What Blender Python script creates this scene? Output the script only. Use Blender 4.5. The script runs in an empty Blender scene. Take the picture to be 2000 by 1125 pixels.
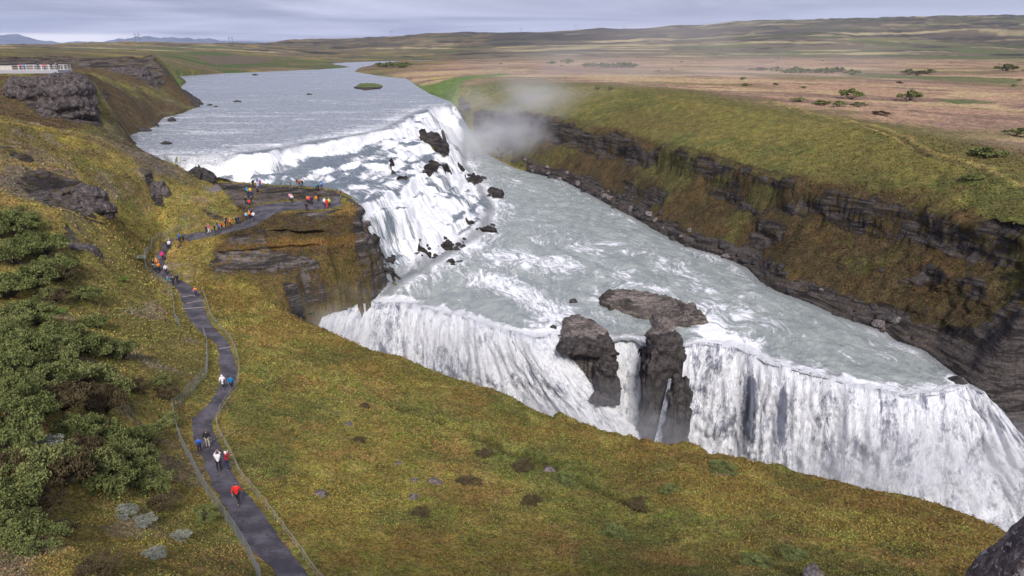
import bpy, bmesh, math, random, time
import numpy as np
from mathutils import Vector, Matrix, Euler
from mathutils.geometry import delaunay_2d_cdt
T_START = time.time()
random.seed(7); RNG = np.random.default_rng(7)
S = bpy.context.scene
COL = S.collection
# ------------------------------------------------------------------ camera
HAZE = 3.4e-5
H = 76.0                      # height of the viewpoint above the canyon floor datum
FPX = 1376.0; CX, CY = 1000.0, 562.5; HORIZON = 88.0
PITCH = math.atan((CY - HORIZON) / FPX)
SP, CP = math.sin(PITCH), math.cos(PITCH)
cam = bpy.data.cameras.new('camera'); camo = bpy.data.objects.new('camera', cam); COL.objects.link(camo)
cam.sensor_width = 36.0; cam.lens = 36.0 * FPX / 2000.0; cam.clip_start = 0.5; cam.clip_end = 60000
camo.location = (0, 0, H); camo.rotation_euler = (math.radians(90) - PITCH, 0, 0)
S.camera = camo
# ------------------------------------------------------------------ world
world = bpy.data.worlds.new("World"); S.world = world; world.use_nodes = True
wn = world.node_tree; wn.nodes.clear()
def wnode(t, **k):
    n = wn.nodes.new(t)
    for a, b in k.items(): setattr(n, a, b)
    return n
SUN_EL, SUN_AZ = math.radians(40), math.radians(172)
sky = wnode('ShaderNodeTexSky', sky_type='NISHITA', sun_disc=False)
sky.sun_elevation = SUN_EL; sky.sun_rotation = SUN_AZ
tc = wnode('ShaderNodeTexCoord'); sep = wnode('ShaderNodeSeparateXYZ')
wn.links.new(tc.outputs['Generated'], sep.inputs[0])
# overcast deck: coordinates projected on a flat cloud layer
addz = wnode('ShaderNodeMath', operation='MAXIMUM'); addz.inputs[1].default_value = 0.0; wn.links.new(sep.outputs[2], addz.inputs[0])
addz2 = wnode('ShaderNodeMath', operation='ADD'); addz2.inputs[1].default_value = 0.035; wn.links.new(addz.outputs[0], addz2.inputs[0])
dx = wnode('ShaderNodeMath', operation='DIVIDE'); wn.links.new(sep.outputs[0], dx.inputs[0]); wn.links.new(addz2.outputs[0], dx.inputs[1])
dy = wnode('ShaderNodeMath', operation='DIVIDE'); wn.links.new(sep.outputs[1], dy.inputs[0]); wn.links.new(addz2.outputs[0], dy.inputs[1])
cmb = wnode('ShaderNodeCombineXYZ'); wn.links.new(dx.outputs[0], cmb.inputs[0]); wn.links.new(dy.outputs[0], cmb.inputs[1])
cn = wnode('ShaderNodeTexNoise'); cn.inputs['Scale'].default_value = 0.16; cn.inputs['Detail'].default_value = 6; cn.inputs['Roughness'].default_value = 0.55; cn.inputs['Distortion'].default_value = 0.6
wn.links.new(cmb.outputs[0], cn.inputs['Vector'])
cr = wnode('ShaderNodeValToRGB')
cr.color_ramp.elements[0].position = 0.40; cr.color_ramp.elements[0].color = (0.34, 0.345, 0.50, 1)
cr.color_ramp.elements[1].position = 0.60; cr.color_ramp.elements[1].color = (0.70, 0.70, 0.90, 1)
wn.links.new(cn.outputs['Fac'], cr.inputs[0])
# bright gap under the cloud deck, low in the north-west, and a lighter deck toward the east
lo = wnode('ShaderNodeMapRange', interpolation_type='SMOOTHSTEP'); lo.inputs[1].default_value = 0.009; lo.inputs[2].default_value = 0.016; lo.inputs[3].default_value = 1; lo.inputs[4].default_value = 0; wn.links.new(sep.outputs[2], lo.inputs[0])
lw = wnode('ShaderNodeMapRange', interpolation_type='SMOOTHSTEP'); lw.inputs[1].default_value = -0.40; lw.inputs[2].default_value = -0.50; lw.inputs[3].default_value = 0; lw.inputs[4].default_value = 1; wn.links.new(sep.outputs[0], lw.inputs[0])
lm = wnode('ShaderNodeMath', operation='MULTIPLY'); wn.links.new(lo.outputs[0], lm.inputs[0]); wn.links.new(lw.outputs[0], lm.inputs[1])
gm = wnode('ShaderNodeMix', data_type='RGBA'); wn.links.new(lm.outputs[0], gm.inputs[0]); wn.links.new(cr.outputs[0], gm.inputs[6]); gm.inputs[7].default_value = (1.35, 1.28, 1.32, 1)
le = wnode('ShaderNodeMapRange', interpolation_type='SMOOTHSTEP'); le.inputs[1].default_value = 0.1; le.inputs[2].default_value = 0.6; le.inputs[3].default_value = 0; le.inputs[4].default_value = 0.45; wn.links.new(sep.outputs[0], le.inputs[0])
ge = wnode('ShaderNodeMix', data_type='RGBA'); wn.links.new(le.outputs[0], ge.inputs[0]); wn.links.new(gm.outputs[2], ge.inputs[6]); ge.inputs[7].default_value = (0.74, 0.77, 0.93, 1)
bgc = wnode('ShaderNodeBackground'); bgc.inputs[1].default_value = 0.74
wn.links.new(ge.outputs[2], bgc.inputs[0])
bgs = wnode('ShaderNodeBackground'); bgs.inputs[1].default_value = 0.10
wn.links.new(sky.outputs[0], bgs.inputs[0])
mx = wnode('ShaderNodeMixShader'); mx.inputs[0].default_value = 0.9
wn.links.new(bgs.outputs[0], mx.inputs[1]); wn.links.new(bgc.outputs[0], mx.inputs[2])
wo = wnode('ShaderNodeOutputWorld'); wn.links.new(mx.outputs[0], wo.inputs[0])
# ------------------------------------------------------------------ sun
sl = bpy.data.lights.new('sun', 'SUN'); sl.energy = 2.9; sl.angle = math.radians(12); sl.color = (1, 0.95, 0.88)
so = bpy.data.objects.new('sun', sl); COL.objects.link(so)
_d = Vector((math.cos(SUN_EL) * math.sin(SUN_AZ), math.cos(SUN_EL) * math.cos(SUN_AZ), math.sin(SUN_EL)))
so.rotation_euler = _d.to_track_quat('Z', 'Y').to_euler()
S.view_settings.view_transform = 'Standard'; S.view_settings.look = 'None'
S.view_settings.gamma = 1; S.view_settings.exposure = 0.34
S.cycles.max_bounces = 6; S.cycles.diffuse_bounces = 2; S.cycles.glossy_bounces = 2; S.cycles.transparent_max_bounces = 8; S.cycles.volume_bounces = 3
S.cycles.volume_max_steps = 128

# ================================================================== helpers
def ray(px, py):
    u = (px - CX) / FPX; v = (py - CY) / FPX
    return np.array([u, CP - v * SP, -SP - v * CP])
def P(px, py, z):
    """world point seen at photo position (px, py), z metres below the viewpoint (negative)"""
    d = ray(px, py); t = z / d[2]
    return (d[0] * t, d[1] * t, z)
def PD(px, py, t):
    d = ray(px, py); return (d[0] * t, d[1] * t, d[2] * t)

def _hash(ix, iy, iz, seed):
    h = (ix * 374761393 + iy * 668265263 + iz * 2147483647 + seed * 1274126177) & 0xFFFFFFFF
    h = ((h ^ (h >> 13)) * 1274126177) & 0xFFFFFFFF
    h = ((h ^ (h >> 16)) * 2246822519) & 0xFFFFFFFF
    h = h ^ (h >> 15)
    return (h & 0xFFFFFF).astype(np.float64) / 16777215.0
def noise2(x, y, seed=0):
    x = np.asarray(x, float); y = np.asarray(y, float)
    fx = np.floor(x); fy = np.floor(y); ix = fx.astype(np.int64); iy = fy.astype(np.int64)
    u = x - fx; v = y - fy; u = u*u*u*(u*(u*6-15)+10); v = v*v*v*(v*(v*6-15)+10)
    a = _hash(ix, iy, 0, seed); b = _hash(ix+1, iy, 0, seed); c = _hash(ix, iy+1, 0, seed); d = _hash(ix+1, iy+1, 0, seed)
    return (a*(1-u)+b*u)*(1-v) + (c*(1-u)+d*u)*v          # 0..1
def noise3(x, y, z, seed=0):
    fx = np.floor(x); fy = np.floor(y); fz = np.floor(z)
    ix = fx.astype(np.int64); iy = fy.astype(np.int64); iz = fz.astype(np.int64)
    u = x-fx; v = y-fy; w = z-fz
    u = u*u*(3-2*u); v = v*v*(3-2*v); w = w*w*(3-2*w)
    r = 0
    for dz, ww in ((0, 1-w), (1, w)):
        a = _hash(ix, iy, iz+dz, seed); b = _hash(ix+1, iy, iz+dz, seed); c = _hash(ix, iy+1, iz+dz, seed); d = _hash(ix+1, iy+1, iz+dz, seed)
        r = r + ((a*(1-u)+b*u)*(1-v) + (c*(1-u)+d*u)*v)*ww
    return r
def fbm2(x, y, oct=4, seed=0, gain=0.5):
    r = 0; a = 1; s = 0; c, sn = 0.8, 0.6
    for i in range(oct):
        r = r + a*(noise2(x, y, seed+i*17) - 0.5)*2; s += a; a *= gain
        x, y = (x*c - y*sn)*2.03 + 13.7, (x*sn + y*c)*2.03 + 5.1
    return r / s                                           # about -1..1
def fbm3(x, y, z, oct=3, seed=0, gain=0.5):
    r = 0; a = 1; s = 0
    for i in range(oct):
        r = r + a*(noise3(x, y, z, seed+i*17) - 0.5)*2; s += a; a *= gain
        x = x*2.07+3.1; y = y*2.03+7.7; z = z*2.05+1.3
    return r / s
def sstep(a, b, x):
    t = np.clip((x-a)/(b-a), 0, 1); return t*t*(3-2*t)
def densify(pts, step=2.0):
    out = []
    for a, b in zip(pts[:-1], pts[1:]):
        a = np.array(a, float); b = np.array(b, float)
        n = max(1, int(np.ceil(np.linalg.norm(b[:2]-a[:2])/step)))
        n = min(n, 60)
        for k in range(n): out.append(tuple(a + (b-a)*k/n))
    out.append(tuple(pts[-1])); return out
def smooth_line(pts, n=6):
    """Catmull-Rom through points"""
    p = [np.array(q, float) for q in pts]; p = [2*p[0]-p[1]] + p + [2*p[-1]-p[-2]]; out = []
    for i in range(1, len(p)-2):
        for k in range(n):
            t = k/n
            out.append(0.5*((2*p[i]) + (-p[i-1]+p[i+1])*t + (2*p[i-1]-5*p[i]+4*p[i+1]-p[i+2])*t*t + (-p[i-1]+3*p[i]-3*p[i+1]+p[i+2])*t**3))
    out.append(p[-2]); return [tuple(q) for q in out]
def inpoly(X, Y, poly):
    r = np.zeros(X.shape, bool); n = len(poly)
    for i in range(n):
        x1, y1 = poly[i][:2]; x2, y2 = poly[(i+1) % n][:2]
        if y1 == y2: continue
        c = ((y1 > Y) != (y2 > Y)) & (X < (x2-x1)*(Y-y1)/(y2-y1)+x1)
        r ^= c
    return r
def distline(X, Y, line, closed=False):
    d = np.full(X.shape, 1e9); n = len(line)
    for i in range(n if closed else n-1):
        x1, y1 = line[i][:2]; x2, y2 = line[(i+1) % n][:2]
        ex, ey = x2-x1, y2-y1; L = ex*ex+ey*ey+1e-9
        t = np.clip(((X-x1)*ex+(Y-y1)*ey)/L, 0, 1)
        d = np.minimum(d, (X-x1-t*ex)**2+(Y-y1-t*ey)**2)
    return np.sqrt(d)
def sdist(X, Y, poly):          # positive inside
    return distline(X, Y, poly, True)*np.where(inpoly(X, Y, poly), 1, -1)

class Polar:
    def __init__(s, th0, th1, nth, rows):
        s.th = np.radians(np.linspace(th0, th1, nth)); s.r = np.array(rows); s.nr, s.nt = len(rows), nth
        s.X = s.r[:, None]*np.sin(s.th)[None]; s.Y = s.r[:, None]*np.cos(s.th)[None]
    def tin(s, pts, wx=None, wy=None, pad=0):
        pts = list({(round(p[0], 2), round(p[1], 2)): p for p in pts}.values())
        co = [Vector((p[0], p[1])) for p in pts]; zz = np.array([p[2] for p in pts])
        vo, _, fo, ov, _, _ = delaunay_2d_cdt(co, [], [], 0, 1e-4)
        V = np.array([[v.x, v.y] for v in vo]); Z = np.array([zz[o[0]] if o else 0 for o in ov])
        out = np.full(s.X.shape, np.nan)
        for f in fo:
            t = V[list(f)]; tz = Z[list(f)]
            c0, c1, c2 = t
            den = (c1[1]-c2[1])*(c0[0]-c2[0])+(c2[0]-c1[0])*(c0[1]-c2[1])
            if abs(den) < 1e-9: continue
            th = np.arctan2(t[:, 0], t[:, 1]); rr = np.hypot(t[:, 0], t[:, 1])
            if th.max()-th.min() > 3.1 or rr.min() < 3: i0, i1, j0, j1 = 0, s.nr, 0, s.nt
            else:
                rmin = 1e9
                for a, b in ((c0, c1), (c1, c2), (c2, c0)):
                    e = b-a; q = np.clip(-(a@e)/(e@e+1e-9), 0, 1); rmin = min(rmin, np.linalg.norm(a+q*e))
                i0 = np.searchsorted(s.r, rmin-.01); i1 = np.searchsorted(s.r, rr.max()+.01)
                j0 = np.searchsorted(s.th, th.min()-1e-4); j1 = np.searchsorted(s.th, th.max()+1e-4)
            if not pad and (i0 >= i1 or j0 >= j1): continue
            if pad:
                i0 = max(0, i0-pad); i1 = min(s.nr, i1+pad); j0 = max(0, j0-pad); j1 = min(s.nt, j1+pad)
            x = s.X[i0:i1, j0:j1]; y = s.Y[i0:i1, j0:j1]
            if wx is not None: x = x+wx[i0:i1, j0:j1]; y = y+wy[i0:i1, j0:j1]
            w0 = ((c1[1]-c2[1])*(x-c2[0])+(c2[0]-c1[0])*(y-c2[1]))/den
            w1 = ((c2[1]-c0[1])*(x-c2[0])+(c0[0]-c2[0])*(y-c2[1]))/den
            w2 = 1-w0-w1; m = (w0 > -1e-6) & (w1 > -1e-6) & (w2 > -1e-6)
            o = out[i0:i1, j0:j1]; o[m] = (w0*tz[0]+w1*tz[1]+w2*tz[2])[m]
        return out
def blur(a, n, axis):
    k = np.cumsum(np.insert(np.pad(a, [(n+1, n) if i == axis else (0, 0) for i in range(2)], mode='edge'), 0, 0, axis=axis), axis=axis)
    w = 2*n+1; sl1 = [slice(None)]*2; sl0 = [slice(None)]*2
    L = a.shape[axis]
    sl1[axis] = slice(w+1, w+1+L); sl0[axis] = slice(1, 1+L)
    return (k[tuple(sl1)]-k[tuple(sl0)])/w
def blur2(a, n):
    for _ in range(2):
        a = blur(a, n, 0); a = blur(a, n, 1)
    return a
def grid_mesh(name, X, Y, Z, mask=None, mats=(), attrs=None, kind='structure', smooth=True):
    nr, nt = X.shape
    idx = np.arange(nr*nt).reshape(nr, nt)
    q = np.stack([idx[:-1, :-1], idx[:-1, 1:], idx[1:, 1:], idx[1:, :-1]], -1).reshape(-1, 4)
    if mask is not None:
        mf = mask.reshape(-1)
        q = q[mf[q].any(axis=1)]
        used = np.zeros(nr*nt, bool); used[q.reshape(-1)] = True
        remap = np.cumsum(used)-1; q = remap[q]; sel = used
    else: sel = np.ones(nr*nt, bool)
    co = np.stack([X.reshape(-1), Y.reshape(-1), Z.reshape(-1)], -1)[sel].astype(np.float32)
    me = bpy.data.meshes.new(name); me.vertices.add(len(co)); me.vertices.foreach_set('co', co.reshape(-1))
    me.loops.add(q.size); me.loops.foreach_set('vertex_index', q.reshape(-1).astype(np.int32))
    me.polygons.add(len(q)); me.polygons.foreach_set('loop_start', np.arange(0, q.size, 4, dtype=np.int32))
    me.update(calc_edges=True)
    if smooth: me.polygons.foreach_set('use_smooth', np.ones(len(q), bool))
    for k, a in (attrs or {}).items():
        if a.ndim == 3:
            at = me.attributes.new(k, 'FLOAT_COLOR', 'POINT')
            c = np.ones((sel.sum(), 4), np.float32); c[:, :3] = a.reshape(-1, 3)[sel]; at.data.foreach_set('color', c.reshape(-1))
        else:
            at = me.attributes.new(k, 'FLOAT', 'POINT'); at.data.foreach_set('value', a.reshape(-1)[sel].astype(np.float32))
    o = bpy.data.objects.new(name, me); COL.objects.link(o)
    for m in mats: me.materials.append(m)
    if kind: o['kind'] = kind
    return o

# -------- materials
class NT:
    def __init__(s, name):
        s.m = bpy.data.materials.new(name); s.m.use_nodes = True; s.t = s.m.node_tree; s.t.nodes.clear()
        s.out = s.t.nodes.new('ShaderNodeOutputMaterial')
    def n(s, typ, ins=None, **k):
        n = s.t.nodes.new(typ)
        for a, b in k.items(): setattr(n, a, b)
        for key, v in (ins or {}).items():
            i = n.inputs[key]
            if isinstance(v, bpy.types.NodeSocket): s.t.links.new(v, i)
            else: i.default_value = v
        return n
    def math(s, op, a, b=0.0, c=None, clamp=False):
        ins = {0: a, 1: b}
        if c is not None: ins[2] = c
        return s.n('ShaderNodeMath', ins, operation=op, use_clamp=clamp).outputs[0]
    def noise(s, vec, scale, detail=4, rough=0.55, dist=0.0):
        return s.n('ShaderNodeTexNoise', {'Vector': vec, 'Scale': scale, 'Detail': detail, 'Roughness': rough, 'Distortion': dist}).outputs['Fac']
    def attr(s, name, what='Fac'): return s.n('ShaderNodeAttribute', attribute_name=name).outputs[what]
    def rng(s, v, a, b, c=0.0, d=1.0, sm=True):
        return s.n('ShaderNodeMapRange', {'Value': v, 'From Min': a, 'From Max': b, 'To Min': c, 'To Max': d}, interpolation_type='SMOOTHSTEP' if sm else 'LINEAR').outputs[0]
    def mix(s, f, a, b, mode='MIX'):
        n = s.n('ShaderNodeMix', data_type='RGBA', blend_type=mode)
        for i, v in ((0, f), (6, a), (7, b)):
            if isinstance(v, bpy.types.NodeSocket): s.t.links.new(v, n.inputs[i])
            elif i == 0: n.inputs[0].default_value = v
            else: n.inputs[i].default_value = (*v, 1)
        return n.outputs[2]
    def pos(s): return s.n('ShaderNodeNewGeometry').outputs['Position']
    def obj(s): return s.n('ShaderNodeTexCoord').outputs['Object']
    def scale(s, vec, sc): return s.n('ShaderNodeMapping', {'Vector': vec, 'Scale': sc}).outputs[0]
    def bsdf(s, col, rough=0.8, normal=None, **k):
        ins = {'Base Color': col if isinstance(col, bpy.types.NodeSocket) else (*col, 1), 'Roughness': rough}
        if normal is not None: ins['Normal'] = normal
        ins.update(k)
        b = s.n('ShaderNodeBsdfPrincipled', ins)
        s.t.links.new(b.outputs[0], s.out.inputs[0]); return b
    def bump(s, h, strength=0.5, dist=0.1, normal=None):
        ins = {'Height': h, 'Strength': strength, 'Distance': dist}
        if normal is not None: ins['Normal'] = normal
        return s.n('ShaderNodeBump', ins).outputs[0]

def mat_ground():
    t = NT('ground'); p = t.pos()
    base = t.attr('albedo', 'Color'); rock = t.attr('rock')
    n1 = t.noise(p, 3.2, 5, 0.7); n2 = t.noise(p, 0.55, 5, 0.6); n3 = t.noise(p, 11.0, 3, 0.7)
    # vegetation: small leaf speckle, clumps
    spk = t.rng(n1, 0.34, 0.66, 0.50, 1.5); spk2 = t.rng(n3, 0.3, 0.7, 0.6, 1.4)
    clump = t.rng(n2, 0.32, 0.7, 0.72, 1.28)
    k = t.math('MULTIPLY', t.math('MULTIPLY', spk, spk2), clump)
    hue = t.noise(p, 0.9, 4, 0.65)
    veg = t.mix(t.rng(hue, 0.42, 0.62), base, t.mix(1.0, base, (0.82, 1.02, 0.72), 'MULTIPLY'))
    veg = t.mix(t.rng(t.noise(p, 1.7, 4, 0.7), 0.55, 0.7, 0, 0.75), veg, t.mix(1.0, base, (1.28, 0.90, 0.85), 'MULTIPLY'))
    veg = t.mix(1.0, veg, t.n('ShaderNodeCombineColor', {0: k, 1: k, 2: k}).outputs[0], 'MULTIPLY')
    # rock: strata + cracks + lichen
    pz = t.scale(p, (0.35, 0.35, 2.6)); st = t.noise(pz, 0.8, 5, 0.65, 0.4)
    vor = t.n('ShaderNodeTexVoronoi', {'Vector': t.n('ShaderNodeVectorMath', {0: t.scale(p, (1, 1, 0.45)), 1: t.n('ShaderNodeTexNoise', {'Vector': p, 'Scale': 0.8, 'Detail': 4}).outputs['Color']}, operation='ADD').outputs[0], 'Scale': 1.1}, feature='DISTANCE_TO_EDGE').outputs[0]
    vn = t.noise(p, 2.4, 6, 0.7)
    rk = t.mix(t.rng(st, 0.35, 0.68), (0.045, 0.038, 0.036), (0.16, 0.135, 0.125))
    rk = t.mix(t.rng(vn, 0.5, 0.72, 0, 0.8), rk, (0.23, 0.205, 0.19))
    rk = t.mix(t.math('MULTIPLY', t.attr('moss'), t.rng(t.noise(p, 0.7, 4, 0.6), 0.5, 0.62, 0, 0.85)), rk, t.mix(t.noise(p, 4, 3), (0.07, 0.055, 0.016), (0.17, 0.105, 0.02)))
    rk = t.mix(t.rng(vor, 0.0, 0.07, 0.5, 0.0), rk, (0.02, 0.018, 0.017))
    bd = t.noise(t.scale(p, (0.10, 0.10, 1.0)), 1.0, 5, 0.62, 0.9); rk = t.mix(t.rng(bd, 0.50, 0.58, 0, 0.72), rk, (0.018, 0.016, 0.016)); rk = t.mix(t.rng(bd, 0.44, 0.38, 0, 0.35), rk, (0.20, 0.17, 0.155))
    rt = t.attr('rtone'); rk = t.mix(1.0, rk, t.n('ShaderNodeCombineColor', {0: rt, 1: rt, 2: rt}).outputs[0], 'MULTIPLY')
    rf = t.rng(t.math('ADD', rock, t.math('MULTIPLY', t.math('SUBTRACT', t.noise(p, 1.1, 5, 0.7), 0.5), 1.1)), 0.42, 0.6)
    col = t.mix(rf, veg, rk)
    hgt = t.math('ADD', t.math('MULTIPLY', n1, 0.5), t.math('MULTIPLY', n3, 0.2))
    hr = t.math('ADD', t.math('MULTIPLY', vn, 0.9), t.math('MULTIPLY', st, 0.8))
    hh = t.n('ShaderNodeMix', {0: rf, 2: hgt, 3: hr}).outputs[0]
    t.bsdf(col, 0.95, t.bump(hh, 0.9, 0.45), **{'Specular IOR Level': 0.15})
    return t.m
def mat_water():
    t = NT('water')
    fu, fv, foam, white = t.attr('fu'), t.attr('fv'), t.attr('foam'), t.attr('white')
    q = t.n('ShaderNodeCombineXYZ', {0: fu, 1: fv, 2: 0.0}).outputs[0]
    p = t.pos()
    a = t.noise(q, 1.4, 8, 0.72, 0.12); b = t.noise(p, 2.2, 6, 0.72, 0.1); c = t.noise(q, 3.4, 5, 0.7, 0.5)
    mixn = t.math('ADD', t.math('MULTIPLY', a, 0.55), t.math('ADD', t.math('MULTIPLY', b, 0.17), t.math('MULTIPLY', c, 0.28)))
    thr = t.math('SUBTRACT', 1.0, foam)      # foam 0 -> none ; 1 -> all white
    f = t.rng(t.math('SUBTRACT', mixn, t.math('ADD', t.math('MULTIPLY', thr, 0.42), 0.27)), -0.04, 0.11)
    wcol = t.attr('wcol', 'Color')
    wv = t.mix(t.rng(t.noise(q, 0.8, 5, 0.65), 0.35, 0.65), wcol, t.mix(1.0, wcol, (0.72, 0.74, 0.78), 'MULTIPLY'))
    fcol = t.mix(t.rng(t.math('ADD', t.math('MULTIPLY', c, 0.6), t.math('MULTIPLY', a, 0.4)), 0.36, 0.54), (0.58, 0.60, 0.635), (0.93, 0.94, 0.97))
    col = t.mix(f, wv, fcol)
    h = t.math('ADD', t.math('MULTIPLY', a, 0.6), t.math('ADD', t.math('MULTIPLY', c, 0.3), t.math('MULTIPLY', f, 0.3)))
    h = t.math('ADD', h, t.math('MULTIPLY', t.noise(p, 2.5, 4, 0.65), 0.25))
    rough = t.math('ADD', 0.22, t.math('MULTIPLY', f, 0.6))
    t.bsdf(col, rough, t.bump(h, 0.8, 0.5), **{'Specular IOR Level': 0.4})
    return t.m
def mat_fall():
    t = NT('falling_water')
    q = t.n('ShaderNodeCombineXYZ', {0: t.attr('fu'), 1: t.attr('fv'), 2: 0.0}).outputs[0]; gap = t.attr('gap'); k = t.attr('drop')
    a = t.noise(q, 1.0, 7, 0.68, 0.7); c = t.noise(t.scale(q, (2.0, 4.0, 1)), 1.4, 7, 0.74, 1.2); b = t.noise(t.scale(t.pos(), (1, 1, 0.6)), 0.42, 7, 0.74, 1.2)
    m = t.math('ADD', t.math('MULTIPLY', a, 0.22), t.math('ADD', t.math('MULTIPLY', c, 0.26), t.math('MULTIPLY', b, 0.52)))
    big = t.noise(t.scale(q, (0.36, 0.36, 1)), 1.0, 5, 0.6, 0.8)
    m = t.math('ADD', t.math('MULTIPLY', m, 0.72), t.math('MULTIPLY', big, 0.28))
    f = t.rng(t.math('SUBTRACT', m, gap), 0.458, 0.560)
    col = t.mix(f, (0.16, 0.17, 0.225), t.mix(t.rng(c, 0.35, 0.6), (0.60, 0.63, 0.70), (0.93, 0.93, 0.95)))
    top = t.math('ADD', t.rng(k, 0.0, 0.13, sm=False), t.math('MULTIPLY', t.math('SUBTRACT', t.noise(q, 1.6, 7, 0.7, 0.5), 0.5), 1.8))
    col = t.mix(t.rng(top, -0.30, -0.02), (0.30, 0.35, 0.33), col)
    dark = t.rng(t.math('SUBTRACT', t.noise(t.scale(q, (1, 0.6, 1)), 0.55, 4, 0.6), gap), 0.20, 0.34)
    col = t.mix(dark, (0.05, 0.05, 0.055), col)
    t.bsdf(col, 0.6, t.bump(t.math('ADD', t.math('MULTIPLY', b, 1.2), t.math('ADD', t.math('MULTIPLY', a, 0.6), t.math('MULTIPLY', c, 0.5))), 0.8, 0.6), **{'Specular IOR Level': 0.2, 'Subsurface Weight': 0.0})
    return t.m

# ================================================================== river outline and levels (z relative to the viewpoint)
UP = -24.0
bank_left = [P(640,124.5,UP), P(688,131,UP), P(630,135,UP), P(540,139,UP), P(440,143,UP), P(345,149,UP), P(362,161,UP), P(345,176,UP), P(355,186,UP), P(392,207,UP),
             P(372,214,UP), P(350,223,UP), P(317,230,UP), P(301,248,UP), P(275,256,UP), P(252,265,UP), P(268,290,UP), P(310,312,UP), P(335,316,UP)]
ledge_back = [P(345,340,-28.3), P(398,352,-28.6), P(459,357,-28.6), P(540,362,-28.8), P(600,366,-28.9), P(655,370,-29.0), P(690,385,-29.1), P(703,402,-29.4)]
casc_left = [P(704,425,-31.5), P(716,445,-33.5), P(726,470,-36), P(742,500,-39), P(760,524,-41.5), P(768,545,-43.2), P(752,565,-44.3), P(735,583,-45.2)]
lip_left = [P(722,592,-45.5), P(752,594,-45.5), P(785,592,-45.5), P(845,607,-45.5), P(904,620,-45.5), P(967,643,-45.6), P(1037,660,-45.7), P(1090,656,-45.8)]
lip_west = [PD(628,622,123.6), PD(665,607,127.0), PD(700,597,129.3)]
lip_rock = [P(1120,664,-45.8), P(1165,672,-45.8), P(1205,660,-46.0), P(1245,660,-46.0), P(1262,672,-46), P(1300,672,-46), P(1328,668,-46.2)]
lip_right = [P(1338,677,-46.4), P(1379,673,-46.4), P(1442,680,-46.4), P(1505,712,-46.5), P(1595,734,-46.5), P(1685,759,-46.6), P(1775,775,-46.7), P(1829,770,-46.7), P(1883,754,-46.7), P(1922,768,-46.7)]
water_right = [P(1865,730,-46.4), P(1806,684,-46.1), P(1752,666,-46), P(1730,648,-45.8), P(1649,621,-45.3), P(1577,590,-44.9), P(1514,567,-44.6), P(1487,550,-44.4), P(1460,522,-44.1), P(1410,500,-43.9), P(1340,480,-43.7), P(1290,455,-43.4), P(1240,425,-43.1), P(1200,405,-42.9), P(1150,378,-42.7), P(1100,352,-42.4), P(1030,335,-42.2), P(1000,325,-42.1), P(945,296,-42)]
fall_right_edge = [P(905,288,-42), P(890,204,UP)]
bank_right = [P(874,194,UP), P(846,185,UP), P(821,171,UP), P(797,154,UP), P(740,148,UP), P(692,140,UP), P(700,134,UP), P(737,124,UP), P(820,119.5,UP), P(902,117.5,UP), P(900,116.2,UP), P(760,119.5,UP), P(700,121,UP)]
RIVER = bank_left+ledge_back+casc_left+lip_left+lip_rock+lip_right+water_right+fall_right_edge+bank_right
lip0 = [P(318,303,UP), P(345,303,UP), P(420,303,UP), P(490,297,UP), P(560,287,UP), P(612,276,UP), P(700,262,UP), P(760,250,UP), P(800,226,UP), P(846,207,UP), P(888,203,UP)]
base0 = [P(345,338,-28), P(400,345,-28.4), P(500,342,-28.4), P(560,334,-28.2), P(620,320,-27.8), P(700,297,-27.0), P(760,280,-27.0), P(805,262,-27.5), P(845,250,-28.5), P(880,262,-34)]
lipm = [P(560,352,-28.7), P(640,345,-28.6), P(700,322,-27.8), P(760,303,-27.6), P(815,282,-28.2), P(850,268,-29)]
lip1 = [P(703,402,-29.4), P(745,380,-29.6), P(800,355,-30.2), P(835,335,-30.8), P(862,318,-31.5), P(880,295,-34)]
mid1 = [P(715,432,-32), P(780,415,-33), P(840,385,-34), P(878,355,-35.5), P(893,325,-37)]
shelf = [P(735,470,-36.0), P(800,455,-37), P(860,430,-38), P(905,395,-39), P(905,350,-40)]
foot = [P(772,550,-43.6), P(800,535,-43.3), P(850,505,-43), P(900,475,-42.9), P(940,452,-42.8), P(955,405,-42.6), P(945,380,-42.5), P(920,350,-42.3), P(903,318,-42.1), P(905,294,-42)]
foot_r = [P(888,275,-38), P(893,240,-31)]
W_PTS = []
for l in (bank_left, ledge_back, casc_left, lip_left, lip_rock, lip_right, water_right, bank_right, lip0, base0, lipm, lip1, mid1, shelf, foot): W_PTS += densify(l, 2.5)
W_PTS += foot_r + [P(1000,540,-44.2), P(1100,480,-43.5), P(1200,540,-44.4), P(1450,620,-45.2), P(900,560,-44.8), P(1600,660,-45.6)]
rows = [3.0]
while rows[-1] < 7000:
    r = rows[-1]; rows.append(r + (0.15 if 101 < r < 139 else 0.33 if r < 95 else max(0.33, min(0.0042, 0.0042)*r) if r < 420 else 0.010*r))
G = Polar(-50, 50, 860, rows)
X, Y = G.X, G.Y
NX = [(-9000, 9000), (9000, 9000), (-9000, -200), (9000, -200)]
CASC = [lip0[0]]+lip0[1:]+[P(905,288,-42)]+foot[::-1]+casc_left[::-1]+ledge_back[::-1]
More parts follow.
